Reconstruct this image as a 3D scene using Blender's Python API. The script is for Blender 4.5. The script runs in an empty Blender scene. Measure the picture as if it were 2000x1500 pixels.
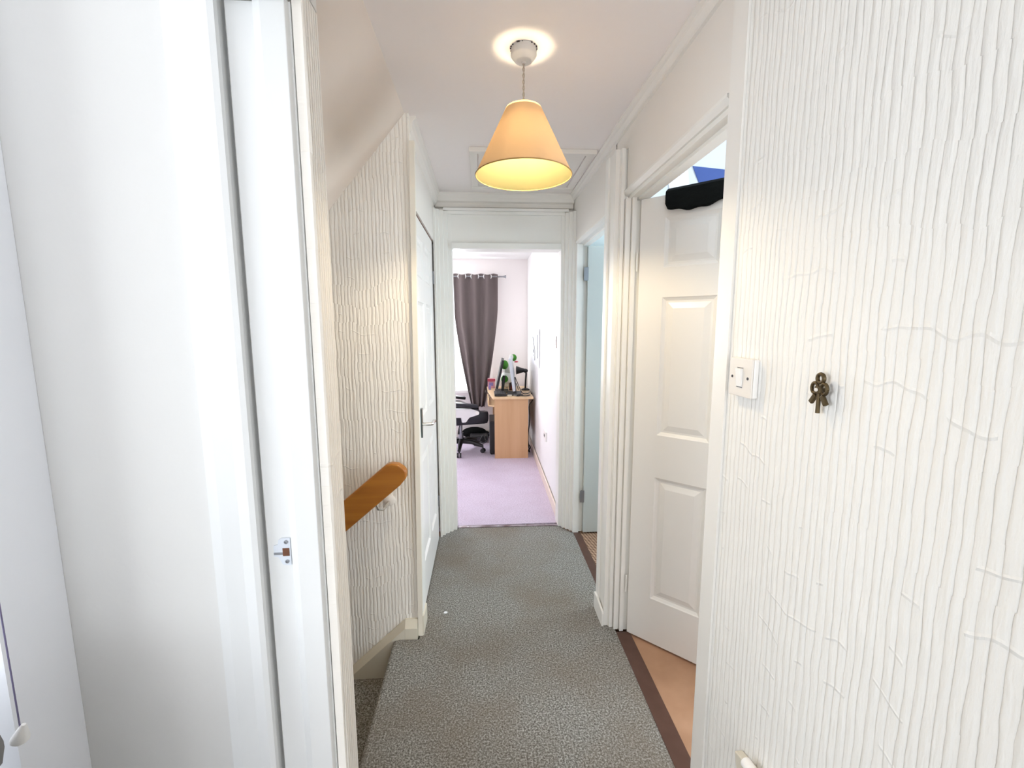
import bpy, bmesh, math, random
from mathutils import Vector, Matrix
random.seed(7)
S = bpy.context.scene
COL = S.collection
PI = math.pi

# ------------------------------------------------------------------ camera
CAMH = 1.45
def cam_axes(yaw, pitch, roll):
    cy, sy, cp, sp = math.cos(yaw), math.sin(yaw), math.cos(pitch), math.sin(pitch)
    f = Vector((sy*cp, cy*cp, -sp)); r = Vector((cy, -sy, 0)); u = r.cross(f)
    return r*math.cos(roll)+u*math.sin(roll), -r*math.sin(roll)+u*math.cos(roll), f
r_, u_, f_ = cam_axes(.0666, .13137, -.00257)
cd = bpy.data.cameras.new('camera'); cam = bpy.data.objects.new('camera', cd); COL.objects.link(cam)
cd.sensor_width = 36; cd.lens = 857.5/2000*36; cd.clip_start = .02; cd.clip_end = 100
cam.matrix_world = Matrix(((r_.x, u_.x, -f_.x, 0), (r_.y, u_.y, -f_.y, 0), (r_.z, u_.z, -f_.z, CAMH), (0, 0, 0, 1)))
S.camera = cam
S.view_settings.view_transform = 'Standard'; S.view_settings.look = 'None'
S.view_settings.gamma = 1; S.view_settings.use_curve_mapping = False
S.view_settings.exposure = 0.78
S.cycles.max_bounces = 10; S.cycles.diffuse_bounces = 7; S.cycles.transparent_max_bounces = 8
S.cycles.sample_clamp_indirect = 6; S.cycles.use_denoising = True

# ------------------------------------------------------------------ world + window light
w = bpy.data.worlds.new('overcast_sky'); S.world = w; w.use_nodes = True
w.node_tree.nodes['Background'].inputs[0].default_value = (.86, .93, 1, 1)
w.node_tree.nodes['Background'].inputs[1].default_value = 1.6

def area(name, loc, rot, sx, sy, power, col):
    l = bpy.data.lights.new(name, 'AREA'); l.shape = 'RECTANGLE'; l.size = sx; l.size_y = sy
    l.energy = power; l.color = col
    o = bpy.data.objects.new(name, l); COL.objects.link(o); o.location = loc; o.rotation_euler = rot
    return o
DAY = (.90, .95, 1)
area('daylight_behind', (.15, -2.30, 1.45), (PI/2, 0, 0), .8, 1.3, 17, (.97, .98, 1))            # window behind the camera, shines +Y
area('daylight_bathroom', (-2.28, -.20, 1.45), (0, -PI/2, 0), 1.1, 1.0, 16, DAY)               # shines +X
area('added_fill_bathroom_back', (-1.35, -2.08, 1.45), (PI/2, 0, 0), .9, 1.1, 3, (.88, .94, 1))      # added fill through an unseen window to even the left wall, shines +Y
area('daylight_bedroom', (-.65, 5.80, 1.40), (-PI/2, 0, 0), 1.4, 1.2, 52, (.96, .97, 1))       # shines -Y
area('daylight_right_room', (2.78, .6, 1.45), (0, PI/2, 0), 1.2, 1.2, 44, (.86, .94, 1))       # shines -X
area('daylight_far_room', (2.28, 2.50, 1.5), (0, PI/2, 0), .5, .8, 24, (.82, .95, 1))

# ------------------------------------------------------------------ materials
def mat(name, col, rough=.5, metal=0, bump=None, spec=.5, var=None, trans=0, emit=None):
    """bump = (scale, strength, distance); var = (scale, amount, second colour)"""
    m = bpy.data.materials.new(name); m.use_nodes = True; n = m.node_tree.nodes; L = m.node_tree.links
    b = n['Principled BSDF']; b.inputs['Base Color'].default_value = (*col, 1)
    b.inputs['Roughness'].default_value = rough; b.inputs['Metallic'].default_value = metal
    b.inputs['Specular IOR Level'].default_value = spec
    tc = n.new('ShaderNodeTexCoord')
    if var:
        t = n.new('ShaderNodeTexNoise'); t.inputs['Scale'].default_value = var[0]; t.inputs['Detail'].default_value = 4
        L.new(tc.outputs['Object'], t.inputs['Vector'])
        r = n.new('ShaderNodeValToRGB'); r.color_ramp.elements[0].position = .5-.5*(1-var[1]) if False else .35
        r.color_ramp.elements[1].position = .65
        r.color_ramp.elements[0].color = (*var[2], 1); r.color_ramp.elements[1].color = (*col, 1)
        mx = n.new('ShaderNodeMix'); mx.data_type = 'RGBA'; mx.inputs['Factor'].default_value = var[1]
        mx.inputs['A'].default_value = (*col, 1); L.new(t.outputs['Fac'], r.inputs['Fac']); L.new(r.outputs['Color'], mx.inputs['B'])
        L.new(mx.outputs['Result'], b.inputs['Base Color'])
    if bump:
        t = n.new('ShaderNodeTexNoise'); t.inputs['Scale'].default_value = bump[0]; t.inputs['Detail'].default_value = 5
        L.new(tc.outputs['Object'], t.inputs['Vector'])
        bp = n.new('ShaderNodeBump'); bp.inputs['Strength'].default_value = bump[1]; bp.inputs['Distance'].default_value = bump[2]
        L.new(t.outputs['Fac'], bp.inputs['Height']); L.new(bp.outputs['Normal'], b.inputs['Normal'])
    return m

def M_math(nt, op, a, b=None, c=None):
    x = nt.nodes.new('ShaderNodeMath'); x.operation = op
    for i, v in enumerate((a, b, c)):
        if v is None: continue
        if isinstance(v, (int, float)): x.inputs[i].default_value = v
        else: nt.links.new(v, x.inputs[i])
    return x.outputs[0]

def combed(name, col, axis, pitch=.0150, rowh=.092, dist=.004, strength=1.0, shade_and_grime=(.62, .52, .38), furrow_shade_amt=.12, edge=None, jump=.35, fl=.45):
    """combed plaster: wavering upright ridges, broken at horizontal joints"""
    m = bpy.data.materials.new(name); m.use_nodes = True; nt = m.node_tree; n = nt.nodes; L = nt.links
    b = n['Principled BSDF']; b.inputs['Roughness'].default_value = .55; b.inputs['Specular IOR Level'].default_value = .3
    tc = n.new('ShaderNodeTexCoord'); sp = n.new('ShaderNodeSeparateXYZ'); L.new(tc.outputs['Object'], sp.inputs[0])
    u = sp.outputs[axis]; z = sp.outputs[2]
    def noise(su, sz, det=2, w=0.0):
        cb = n.new('ShaderNodeCombineXYZ')
        L.new(M_math(nt, 'MULTIPLY', u, su), cb.inputs[0]); L.new(M_math(nt, 'MULTIPLY', z, sz), cb.inputs[1]); cb.inputs[2].default_value = w
        t = n.new('ShaderNodeTexNoise'); t.inputs['Scale'].default_value = 1; t.inputs['Detail'].default_value = det
        L.new(cb.outputs[0], t.inputs['Vector']); return t.outputs['Fac']
    # uneven joints between rows
    zz = M_math(nt, 'ADD', M_math(nt, 'DIVIDE', z, rowh), M_math(nt, 'MULTIPLY', noise(7, 2, 2, 3), 1.6))
    row = M_math(nt, 'FLOOR', zz); fr = M_math(nt, 'FRACT', zz)
    wn = n.new('ShaderNodeTexWhiteNoise'); wn.noise_dimensions = '1D'; L.new(row, wn.inputs['W'])
    phase = M_math(nt, 'MULTIPLY', wn.outputs['Value'], jump)
    wav = M_math(nt, 'MULTIPLY', noise(26, 8, 3, 1), .75)
    slow = M_math(nt, 'MULTIPLY', noise(6, .5, 1, 5), 2.0)
    ph = M_math(nt, 'ADD', M_math(nt, 'ADD', M_math(nt, 'DIVIDE', u, pitch), phase), M_math(nt, 'ADD', wav, slow))
    s = M_math(nt, 'ABSOLUTE', M_math(nt, 'SINE', M_math(nt, 'MULTIPLY', ph, PI)))
    ridge = M_math(nt, 'POWER', s, fl)                       # broad flats, narrow furrows
    amp = M_math(nt, 'MULTIPLY_ADD', noise(60, 9, 2, 8), 1.5, -.05)
    ridge = M_math(nt, 'MULTIPLY', ridge, amp)
    # joint: small lip with a nick below it, present only here and there
    j = M_math(nt, 'SMOOTH_MAX', M_math(nt, 'SUBTRACT', 1, M_math(nt, 'MULTIPLY', M_math(nt, 'ABSOLUTE', M_math(nt, 'SUBTRACT', fr, .5)), 22)), 0, .1)
    jm = M_math(nt, 'GREATER_THAN', noise(14, 4, 1, 12), .57)
    joint = M_math(nt, 'MULTIPLY', j, M_math(nt, 'MULTIPLY', jm, .35))
    fine = M_math(nt, 'MULTIPLY', noise(240, 60, 3, 15), .35)
    h = M_math(nt, 'ADD', M_math(nt, 'ADD', ridge, joint), fine)
    bp = n.new('ShaderNodeBump'); bp.inputs['Strength'].default_value = strength; bp.inputs['Distance'].default_value = dist
    L.new(h, bp.inputs['Height']); L.new(bp.outputs['Normal'], b.inputs['Normal'])
    # shade of the furrows painted into the colour, in cloudy patches
    fur = M_math(nt, 'SUBTRACT', 1, s)
    fur = M_math(nt, 'POWER', fur, 2.2)
    cl = M_math(nt, 'MULTIPLY', M_math(nt, 'MULTIPLY', fur, M_math(nt, 'MULTIPLY_ADD', noise(3.5, 2.5, 2, 20), 2.2, -.35)), furrow_shade_amt)
    if edge:                                                # hand marks beside a door post: (coordinate, width, z0, z1, amount)
        e = M_math(nt, 'SUBTRACT', 1, M_math(nt, 'DIVIDE', M_math(nt, 'ABSOLUTE', M_math(nt, 'SUBTRACT', u, edge[0])), edge[1]))
        e = M_math(nt, 'MAXIMUM', e, 0)
        zc, zh = (edge[2]+edge[3])/2, (edge[3]-edge[2])/2
        ez = M_math(nt, 'MAXIMUM', M_math(nt, 'SUBTRACT', 1, M_math(nt, 'DIVIDE', M_math(nt, 'ABSOLUTE', M_math(nt, 'SUBTRACT', z, zc)), zh)), 0)
        e = M_math(nt, 'MULTIPLY', M_math(nt, 'MULTIPLY', e, ez), M_math(nt, 'MULTIPLY', M_math(nt, 'ADD', fur, .15), edge[4]))
        cl = M_math(nt, 'ADD', cl, e)
    cl = M_math(nt, 'MINIMUM', M_math(nt, 'MAXIMUM', cl, 0), .8)
    mx = n.new('ShaderNodeMix'); mx.data_type = 'RGBA'; L.new(cl, mx.inputs['Factor'])
    mx.inputs['A'].default_value = (*col, 1); mx.inputs['B'].default_value = (*shade_and_grime, 1)
    L.new(mx.outputs['Result'], b.inputs['Base Color'])
    return m

def plaster(name, col, swirl=.0018, scale=2.2):
    """smooth white plaster with the odd trowel sweep"""
    m = bpy.data.materials.new(name); m.use_nodes = True; nt = m.node_tree; n = nt.nodes; L = nt.links
    b = n['Principled BSDF']; b.inputs['Base Color'].default_value = (*col, 1); b.inputs['Roughness'].default_value = .6
    b.inputs['Specular IOR Level'].default_value = .25
    tc = n.new('ShaderNodeTexCoord')
    wv = n.new('ShaderNodeTexWave'); wv.inputs['Scale'].default_value = scale; wv.inputs['Distortion'].default_value = 9
    wv.inputs['Detail'].default_value = 3; wv.inputs['Detail Scale'].default_value = 1.1; wv.wave_type = 'RINGS'
    L.new(tc.outputs['Object'], wv.inputs['Vector'])
    no = n.new('ShaderNodeTexNoise'); no.inputs['Scale'].default_value = 4.5; L.new(tc.outputs['Object'], no.inputs['Vector'])
    msk = M_math(nt, 'MAXIMUM', M_math(nt, 'MULTIPLY_ADD', no.outputs['Fac'], 5, -2.8), 0)
    h = M_math(nt, 'MULTIPLY', M_math(nt, 'POWER', wv.outputs['Fac'], 6), msk)
    n2 = n.new('ShaderNodeTexNoise'); n2.inputs['Scale'].default_value = 30; L.new(tc.outputs['Object'], n2.inputs['Vector'])
    h = M_math(nt, 'ADD', h, M_math(nt, 'MULTIPLY', n2.outputs['Fac'], .5))
    bp = n.new('ShaderNodeBump'); bp.inputs['Strength'].default_value = .55; bp.inputs['Distance'].default_value = swirl
    L.new(h, bp.inputs['Height']); L.new(bp.outputs['Normal'], b.inputs['Normal'])
    return m

def carpet(name, c1, c2, c3, scale=190, patch=(3, .25, (.2, .16, .11)), bumpd=.006):
    m = bpy.data.materials.new(name); m.use_nodes = True; nt = m.node_tree; n = nt.nodes; L = nt.links
    b = n['Principled BSDF']; b.inputs['Roughness'].default_value = 1; b.inputs['Specular IOR Level'].default_value = .05
    b.inputs['Sheen Weight'].default_value = .15
    tc = n.new('ShaderNodeTexCoord')
    t = n.new('ShaderNodeTexNoise'); t.inputs['Scale'].default_value = scale; t.inputs['Detail'].default_value = 6; t.inputs['Roughness'].default_value = .85
    L.new(tc.outputs['Object'], t.inputs['Vector'])
    r = n.new('ShaderNodeValToRGB'); e = r.color_ramp.elements
    e[0].position = .40; e[0].color = (*c1, 1); e[1].position = .61; e[1].color = (*c3, 1)
    x = e.new(.5); x.color = (*c2, 1); L.new(t.outputs['Fac'], r.inputs['Fac'])
    p = n.new('ShaderNodeTexNoise'); p.inputs['Scale'].default_value = patch[0]; p.inputs['Detail'].default_value = 3; L.new(tc.outputs['Object'], p.inputs['Vector'])
    f = M_math(nt, 'MINIMUM', M_math(nt, 'MAXIMUM', M_math(nt, 'MULTIPLY_ADD', p.outputs['Fac'], 3.2, -1.3), 0), 1)
    mx = n.new('ShaderNodeMix'); mx.data_type = 'RGBA'; mx.blend_type = 'MIX'; L.new(M_math(nt, 'MULTIPLY', f, patch[1]), mx.inputs['Factor'])
    L.new(r.outputs['Color'], mx.inputs['A']); mx.inputs['B'].default_value = (*patch[2], 1); L.new(mx.outputs['Result'], b.inputs['Base Color'])
    bp = n.new('ShaderNodeBump'); bp.inputs['Strength'].default_value = .9; bp.inputs['Distance'].default_value = bumpd
    L.new(t.outputs['Fac'], bp.inputs['Height']); L.new(bp.outputs['Normal'], b.inputs['Normal'])
    return m

def weave(name, ca, cb_):
    m = bpy.data.materials.new(name); m.use_nodes = True; nt = m.node_tree; n = nt.nodes; L = nt.links
    b = n['Principled BSDF']; b.inputs['Roughness'].default_value = .8
    tc = n.new('ShaderNodeTexCoord'); mp = n.new('ShaderNodeMapping'); mp.inputs['Rotation'].default_value = (0, 0, .6)
    L.new(tc.outputs['Object'], mp.inputs['Vector'])
    ch = n.new('ShaderNodeTexChecker'); ch.inputs['Scale'].default_value = 70; L.new(mp.outputs[0], ch.inputs['Vector'])
    ch.inputs['Color1'].default_value = (*ca, 1); ch.inputs['Color2'].default_value = (*cb_, 1)
    L.new(ch.outputs['Color'], b.inputs['Base Color'])
    bp = n.new('ShaderNodeBump'); bp.inputs['Distance'].default_value = .004; L.new(ch.outputs['Fac'], bp.inputs['Height']); L.new(bp.outputs['Normal'], b.inputs['Normal'])
    return m

def wood(name, ca, cb_, axis=2, rough=.35, scale=4):
    m = bpy.data.materials.new(name); m.use_nodes = True; nt = m.node_tree; n = nt.nodes; L = nt.links
    b = n['Principled BSDF']; b.inputs['Roughness'].default_value = rough
    tc = n.new('ShaderNodeTexCoord'); mp = n.new('ShaderNodeMapping')
    sc = [scale*9]*3; sc[axis] = scale*.5; mp.inputs['Scale'].default_value = sc
    L.new(tc.outputs['Object'], mp.inputs['Vector'])
    t = n.new('ShaderNodeTexNoise'); t.inputs['Scale'].default_value = 1; t.inputs['Detail'].default_value = 5; L.new(mp.outputs[0], t.inputs['Vector'])
    r = n.new('ShaderNodeValToRGB'); r.color_ramp.elements[0].position = .35; r.color_ramp.elements[1].position = .68
    r.color_ramp.elements[0].color = (*cb_, 1); r.color_ramp.elements[1].color = (*ca, 1)
    L.new(t.outputs['Fac'], r.inputs['Fac']); L.new(r.outputs['Color'], b.inputs['Base Color'])
    return m

GLOSS = mat('white_gloss_paint', (.83, .825, .795), .42, bump=(14, .1, .0003), var=(3.2, .10, (.80, .75, .64)))
GLOSSJ = mat('white_gloss_jamb', (.72, .73, .73), .35, bump=(10, .2, .001))
PLAST = plaster('white_plaster', (.72, .715, .70), .003)
CEIL = plaster('ceiling_plaster', (.90, .86, .85), .003, 1.6)
CEILB = mat('ceiling_blue_white', (.70, .76, .80), .7, bump=(30, .2, .001))
EMUL = mat('cream_emulsion', (.80, .775, .735), .6, bump=(25, .25, .001))
EMULW = mat('white_emulsion', (.84, .84, .84), .6, bump=(25, .2, .001))
PINKW = mat('pinkish_emulsion', (.88, .84, .83), .6, bump=(25, .2, .001))
COMB_R = combed('combed_plaster_right', (.84, .83, .80), 1, pitch=.0165, dist=.0042, strength=.8, shade_and_grime=(.62, .56, .48), furrow_shade_amt=.22, jump=.12, fl=.35)
COMB_L = combed('combed_plaster_stair', (.87, .845, .79), 0, pitch=.0155, rowh=.085, dist=.005, strength=.7, shade_and_grime=(.48, .38, .26), furrow_shade_amt=.22, edge=(-.33, .085, .25, 1.35, 1.1))
CARP = carpet('grey_carpet', (.05, .044, .036), (.205, .196, .176), (.57, .56, .53), 150, patch=(2.6, .55, (.17, .125, .08)), bumpd=.003)  # brownish patches scattered at random over the grey flecks
CARPM = carpet('mauve_carpet', (.50, .43, .54), (.62, .54, .67), (.72, .64, .77), 90, patch=(5, .12, (.34, .2, .28)), bumpd=.003)
HARD = mat('tan_hardboard_floor', (.44, .255, .155), .55, var=(7, .75, (.34, .18, .10)), bump=(12, .2, .001))
WEAVE = weave('woven_brown_floor', (.46, .30, .20), (.16, .085, .05))
BROWN = mat('dark_brown_strip', (.075, .033, .022), .4, var=(18, .3, (.12, .06, .045)))
DOORM = mat('white_door_paint', (.84, .83, .81), .35, bump=(40, .12, .0006))
DOORG = mat('pale_green_white_door', (.54, .57, .55), .4)
CHROME = mat('chrome', (.72, .70, .67), .22, 1)
BRONZE = mat('aged_bronze', (.085, .062, .032), .45, .75, bump=(120, .4, .001), var=(60, .5, (.16, .11, .05)))
STEEL = mat('dull_steel', (.30, .31, .33), .35, .9)
RAILW = wood('varnished_orange_wood', (.42, .165, .022), (.30, .105, .012), 0, .28, 3)
BEECH = wood('beech_laminate', (.62, .39, .22), (.56, .34, .18), 2, .4, 2)
BEECHT = wood('beech_laminate_top', (.74, .54, .33), (.68, .48, .28), 1, .35, 2)
PLASW = mat('white_plastic', (.76, .72, .67), .35)
PLASP = mat('pure_white_plastic', (.86, .85, .83), .35)
BLACKP = mat('black_plastic', (.012, .012, .014), .4)
BLACKL = mat('black_leatherette', (.010, .011, .018), .35, bump=(200, .3, .001))
WHITEL = mat('white_leatherette', (.78, .78, .80), .4)
GREYP = mat('dark_grey_plastic', (.06, .06, .065), .45)
CURT = mat('grey_brown_curtain_cloth', (.155, .125, .122), .85, bump=(300, .3, .001))
SILV = mat('silver_plastic', (.50, .54, .60), .35, .2)
GREEN = mat('green_plush', (.06, .26, .03), .9, bump=(200, .5, .003))
WPLUSH = mat('white_plush', (.72, .74, .70), .9, bump=(200, .5, .003))
REDP = mat('pink_red_plastic', (.52, .06, .10), .4)
PINKP = mat('pink_card', (.70, .36, .42), .6)
PURP = mat('violet_card', (.28, .22, .50), .6)
ORNG = mat('orange_card', (.66, .22, .08), .6)
BLUEC = mat('blue_card', (.045, .095, .33), .6)
PAPER = mat('white_paper', (.80, .82, .86), .8)
INK = mat('black_ink', (.015, .015, .02), .7)
REDI = mat('dark_red_ink', (.28, .02, .03), .7)
BLKCL = mat('black_cloth', (.006, .007, .007), .95, spec=.1, bump=(60, .6, .006))
GREYB = mat('grey_soft_plastic', (.17, .165, .16), .6)
CREAM = mat('cream_painted_wood', (.66, .62, .52), .45)
DARKH = mat('dark_recess', (.13, .045, .018), .6)
SCREWD = mat('screw_head', (.55, .56, .58), .3, .8)
SPECK = mat('black_dust', (.03, .02, .02), .9)
CORDV = mat('mauve_grey_cord', (.16, .14, .25), .7)
# lampshade: thin cloth that lets the bulb's light through
SHADE = bpy.data.materials.new('orange_lampshade_cloth'); SHADE.use_nodes = True
nt = SHADE.node_tree; nt.nodes.clear(); out = nt.nodes.new('ShaderNodeOutputMaterial')
df = nt.nodes.new('ShaderNodeBsdfDiffuse'); tl = nt.nodes.new('ShaderNodeBsdfTranslucent'); mx = nt.nodes.new('ShaderNodeMixShader')
df.inputs[0].default_value = (.80, .56, .36, 1); tl.inputs[0].default_value = (.35, .262, .165, 1); mx.inputs[0].default_value = .5
nt.links.new(df.outputs[0], mx.inputs[1]); nt.links.new(tl.outputs[0], mx.inputs[2]); nt.links.new(mx.outputs[0], out.inputs[0])
LINING = mat('pale_yellow_shade_lining', (.80, .80, .42), .7)
BULBM = bpy.data.materials.new('lit_bulb_glass'); BULBM.use_nodes = True
bb = BULBM.node_tree.nodes['Principled BSDF']; bb.inputs['Emission Color'].default_value = (1, .78, .45, 1); bb.inputs['Emission Strength'].default_value = 8
GLASS = bpy.data.materials.new('window_glass'); GLASS.use_nodes = True
nt = GLASS.node_tree; nt.nodes.clear(); out = nt.nodes.new('ShaderNodeOutputMaterial')
tr = nt.nodes.new('ShaderNodeBsdfTransparent'); gl = nt.nodes.new('ShaderNodeBsdfGlossy'); gl.inputs['Roughness'].default_value = .03
mx = nt.nodes.new('ShaderNodeMixShader'); mx.inputs[0].default_value = .05
nt.links.new(tr.outputs[0], mx.inputs[1]); nt.links.new(gl.outputs[0], mx.inputs[2]); nt.links.new(mx.outputs[0], out.inputs[0])

# ------------------------------------------------------------------ mesh helpers
def BM(): return bmesh.new()
def box(bm, x0, x1, y0, y1, z0, z1, mtx=None, bev=0):
    vs = [bm.verts.new((x, y, z)) for x in (x0, x1) for y in (y0, y1) for z in (z0, z1)]
    fs = [bm.faces.new([vs[i] for i in f]) for f in ((0, 1, 3, 2), (4, 6, 7, 5), (0, 4, 5, 1), (2, 3, 7, 6), (0, 2, 6, 4), (1, 5, 7, 3))]
    if bev:
        es = list({e for f in fs for e in f.edges})
        r = bmesh.ops.bevel(bm, geom=es, offset=bev, segments=2, affect='EDGES', profile=.6)
        vs = list({v for f in r['faces'] for v in f.verts} | {v for v in vs if v.is_valid})
    if mtx is not None:
        for v in vs: v.co = mtx @ v.co
    return bm
def prism(bm, pts, a0, a1, axis=2, mtx=None):
    """extrude a polygon: axis 2 -> pts (x,y); axis 1 -> pts (x,z); axis 0 -> pts (y,z)"""
    def P(p, a):
        return {2: (p[0], p[1], a), 1: (p[0], a, p[1]), 0: (a, p[0], p[1])}[axis]
    A = [bm.verts.new(P(p, a0)) for p in pts]; B = [bm.verts.new(P(p, a1)) for p in pts]
    n = len(pts)
    bm.faces.new(A); bm.faces.new(B[::-1])
    for i in range(n): bm.faces.new((A[i], B[i], B[(i+1) % n], A[(i+1) % n]))
    if mtx is not None:
        for v in A+B: v.co = mtx @ v.co
    return bm
def tube(bm, pts, r, seg=8, cap=True):
    pts = [Vector(p) for p in pts]; rs = r if isinstance(r, (list, tuple)) else [r]*len(pts)
    rings = []; up = None
    for i, p in enumerate(pts):
        d = (pts[min(i+1, len(pts)-1)]-pts[max(i-1, 0)]).normalized()
        if up is None: up = Vector((0, 0, 1)) if abs(d.z) < .9 else Vector((0, 1, 0))
        s = d.cross(up).normalized(); t = s.cross(d).normalized(); up = t
        rings.append([bm.verts.new(p+(s*math.cos(2*PI*k/seg)+t*math.sin(2*PI*k/seg))*rs[i]) for k in range(seg)])
    for a, b in zip(rings, rings[1:]):
        for k in range(seg): bm.faces.new((a[k], a[(k+1) % seg], b[(k+1) % seg], b[k]))
    if cap: bm.faces.new(rings[0][::-1]); bm.faces.new(rings[-1])
    return bm
def lathe(bm, prof, seg=32, mtx=None, close=True):
    rings = []
    for r, z in prof:
        rings.append([bm.verts.new((r*math.cos(2*PI*k/seg), r*math.sin(2*PI*k/seg), z)) for k in range(seg)] if r > 1e-5 else [bm.verts.new((0, 0, z))])
    for a, b in zip(rings, rings[1:]):
        for k in range(seg):
            q = (k+1) % seg
            if len(a) == 1 and len(b) == 1: continue
            if len(a) == 1: bm.faces.new((a[0], b[q], b[k]))
            elif len(b) == 1: bm.faces.new((a[k], a[q], b[0]))
            else: bm.faces.new((a[k], a[q], b[q], b[k]))
    if close:
        for R_ in (rings[0], rings[-1]):
            if len(R_) > 1: bm.faces.new(R_)
    if mtx is not None:
        for R_ in rings:
            for v in R_: v.co = mtx @ v.co
    return bm
def ball(bm, c, r, sx=1, sy=1, sz=1, mtx=None, seg=14):
    m = Matrix.Translation(c) @ Matrix.Diagonal((r*sx, r*sy, r*sz, 1))
    if mtx is not None: m = mtx @ m
    bmesh.ops.create_uvsphere(bm, u_segments=seg, v_segments=seg//2+2, radius=1, matrix=m); return bm
def ring(bm, c, R, r, axis, seg=24, s2=8):
    a = Vector(axis).normalized(); q = Vector((0, 0, 1)).rotation_difference(a).to_matrix()
    V = []
    for i in range(seg):
        t = 2*PI*i/seg; row = []
        for k in range(s2):
            p = 2*PI*k/s2; v = Vector(((R+r*math.cos(p))*math.cos(t), (R+r*math.cos(p))*math.sin(t), r*math.sin(p)))
            row.append(bm.verts.new(q @ v+Vector(c)))
        V.append(row)
    for i in range(seg):
        for k in range(s2): bm.faces.new((V[i][k], V[(i+1) % seg][k], V[(i+1) % seg][(k+1) % s2], V[i][(k+1) % s2]))
    return bm
def obj(name, bm, m, parent=None, smooth=False, bevel=0, origin=None):
    bmesh.ops.recalc_face_normals(bm, faces=bm.faces[:])
    me = bpy.data.meshes.new(name)
    if origin is not None:
        o_ = Vector(origin)
        for v in bm.verts: v.co -= o_
    bm.to_mesh(me); bm.free(); me.materials.append(m)
    o = bpy.data.objects.new(name, me); COL.objects.link(o)
    if origin is not None: o.location = origin
    if smooth:
        for p in me.polygons: p.use_smooth = True
        try: me.set_sharp_from_angle(angle=math.radians(38))
        except Exception: pass
    if bevel:
        b = o.modifiers.new('bevel', 'BEVEL'); b.width = bevel; b.segments = 2; b.limit_method = 'ANGLE'; b.angle_limit = .6
    if parent is not None:
        o.parent = parent
        if parent.type == 'EMPTY' or True: o.matrix_parent_inverse = Matrix.Translation(-world_loc(parent))
    return o
def world_loc(o):
    l = o.location.copy()
    return l if o.parent is None else l          # all parts are built in world space; only thing roots carry a location
def thing(name, label, cat, loc=(0, 0, 0), group=None, kind=None):
    o = bpy.data.objects.new(name, None); COL.objects.link(o); o.location = loc; o.empty_display_size = .05
    return tag(o, label, cat, group, kind)
def tag(o, label=None, cat=None, group=None, kind=None):
    if label: o['label'] = label
    if cat: o['category'] = cat
    if group: o['group'] = group
    if kind: o['kind'] = kind
    return o
def struct(name, bm, m, label=None, cat=None, bevel=0, smooth=False):
    return tag(obj(name, bm, m, None, smooth, bevel), label, cat, None, 'structure')

CZ = 2.31          # ceiling height
HX = .62           # hall's right wall plane
# ------------------------------------------------------------------ floors
bm = BM()
prism(bm, [(-.415, -2.2), (.62, -2.2), (.62, 1.93), (.58, 1.95), (.58, 2.07), (.625, 2.08), (.625, 2.90), (.53, 3.02), (-.19, 3.035), (-.31, 2.93), (-.31, 1.90), (-.40, 1.905), (-.415, 1.895)], -.045, 0); box(bm, -.345, -.311, 2.051, 2.92, -.045, -.0005)
tube(bm, [(-.413, .974, -.018), (-.413, 1.9, -.018)], .018, 12)      # rounded nosing at the head of the stairs
struct('floor', bm, CARP, 'grey flecked carpet of the landing, with brownish patches', 'carpet')
bm = BM(); box(bm, -2.3, 2.75, -2.25, .98, -.30, -.046); box(bm, -.39, 2.75, .98, 1.90, -.30, -.046); box(bm, -.42, 2.75, 2.04, 3.0, -.30, -.046); box(bm, -.31, 2.75, 1.9, 2.04, -.30, -.046); box(bm, -1.9, .8, 3.0, 5.85, -.30, -.046)
struct('floor', bm, HARD, 'floor boards under the landing carpet', 'floor')
bm = BM(); box(bm, .686, 2.7, -2.2, 1.97, -.04, -.004)
struct('floor', bm, HARD, 'tan brown bare floor inside the near right-hand doorway', 'floor')
bm = BM(); box(bm, .676, 2.2, 2.06, 3.02, -.04, -.004)
struct('floor', bm, WEAVE, 'brown woven floor covering inside the far right-hand doorway', 'floor')
bm = BM(); box(bm, -1.8, .60, 3.075, 5.72, -.04, 0)
struct('floor', bm, CARPM, 'mauve carpet of the bedroom at the end of the landing', 'carpet')
bm = BM(); box(bm, -2.28, -.46, -1.9, .9, -.04, 0)
struct('floor', bm, EMULW, 'pale floor of the room on the left', 'floor')
# threshold strips
bm = BM(); box(bm, .62, .686, 1.10, 1.885, -.03, .002, bev=.002)
struct('trim_1', bm, BROWN, 'dark brown threshold strip of the near right-hand doorway', 'threshold strip')
bm = BM(); box(bm, .625, .676, 2.08, 2.905, -.03, .002, bev=.002)
struct('trim_2', bm, BROWN, 'dark brown threshold strip of the far right-hand doorway', 'threshold strip')
t = thing('trim_3', 'brown metal threshold strip with a painted violet sheen at the mauve carpet', 'threshold strip', (.17, 3.05, 0), kind='structure')
bm = BM(); prism(bm, [(-.196, 3.036), (.534, 3.021), (.534, 3.045), (-.196, 3.066)], -.03, .004)
obj('strip', bm, mat('brown_metal_painted_sheen', (.16, .11, .115), .35, .4, var=(14, .5, (.55, .52, .60))), t)  # violet sheen painted into the metal's colour in patches
for sx in (-.12, .10, .30, .45):
    bm = BM(); lathe(bm, [(.005, .004), (.005, .0055), (.003, .0065), (0, .0065)], 10, Matrix.Translation((sx, 3.043, 0))); obj('screw', bm, SCREWD, t)

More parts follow.
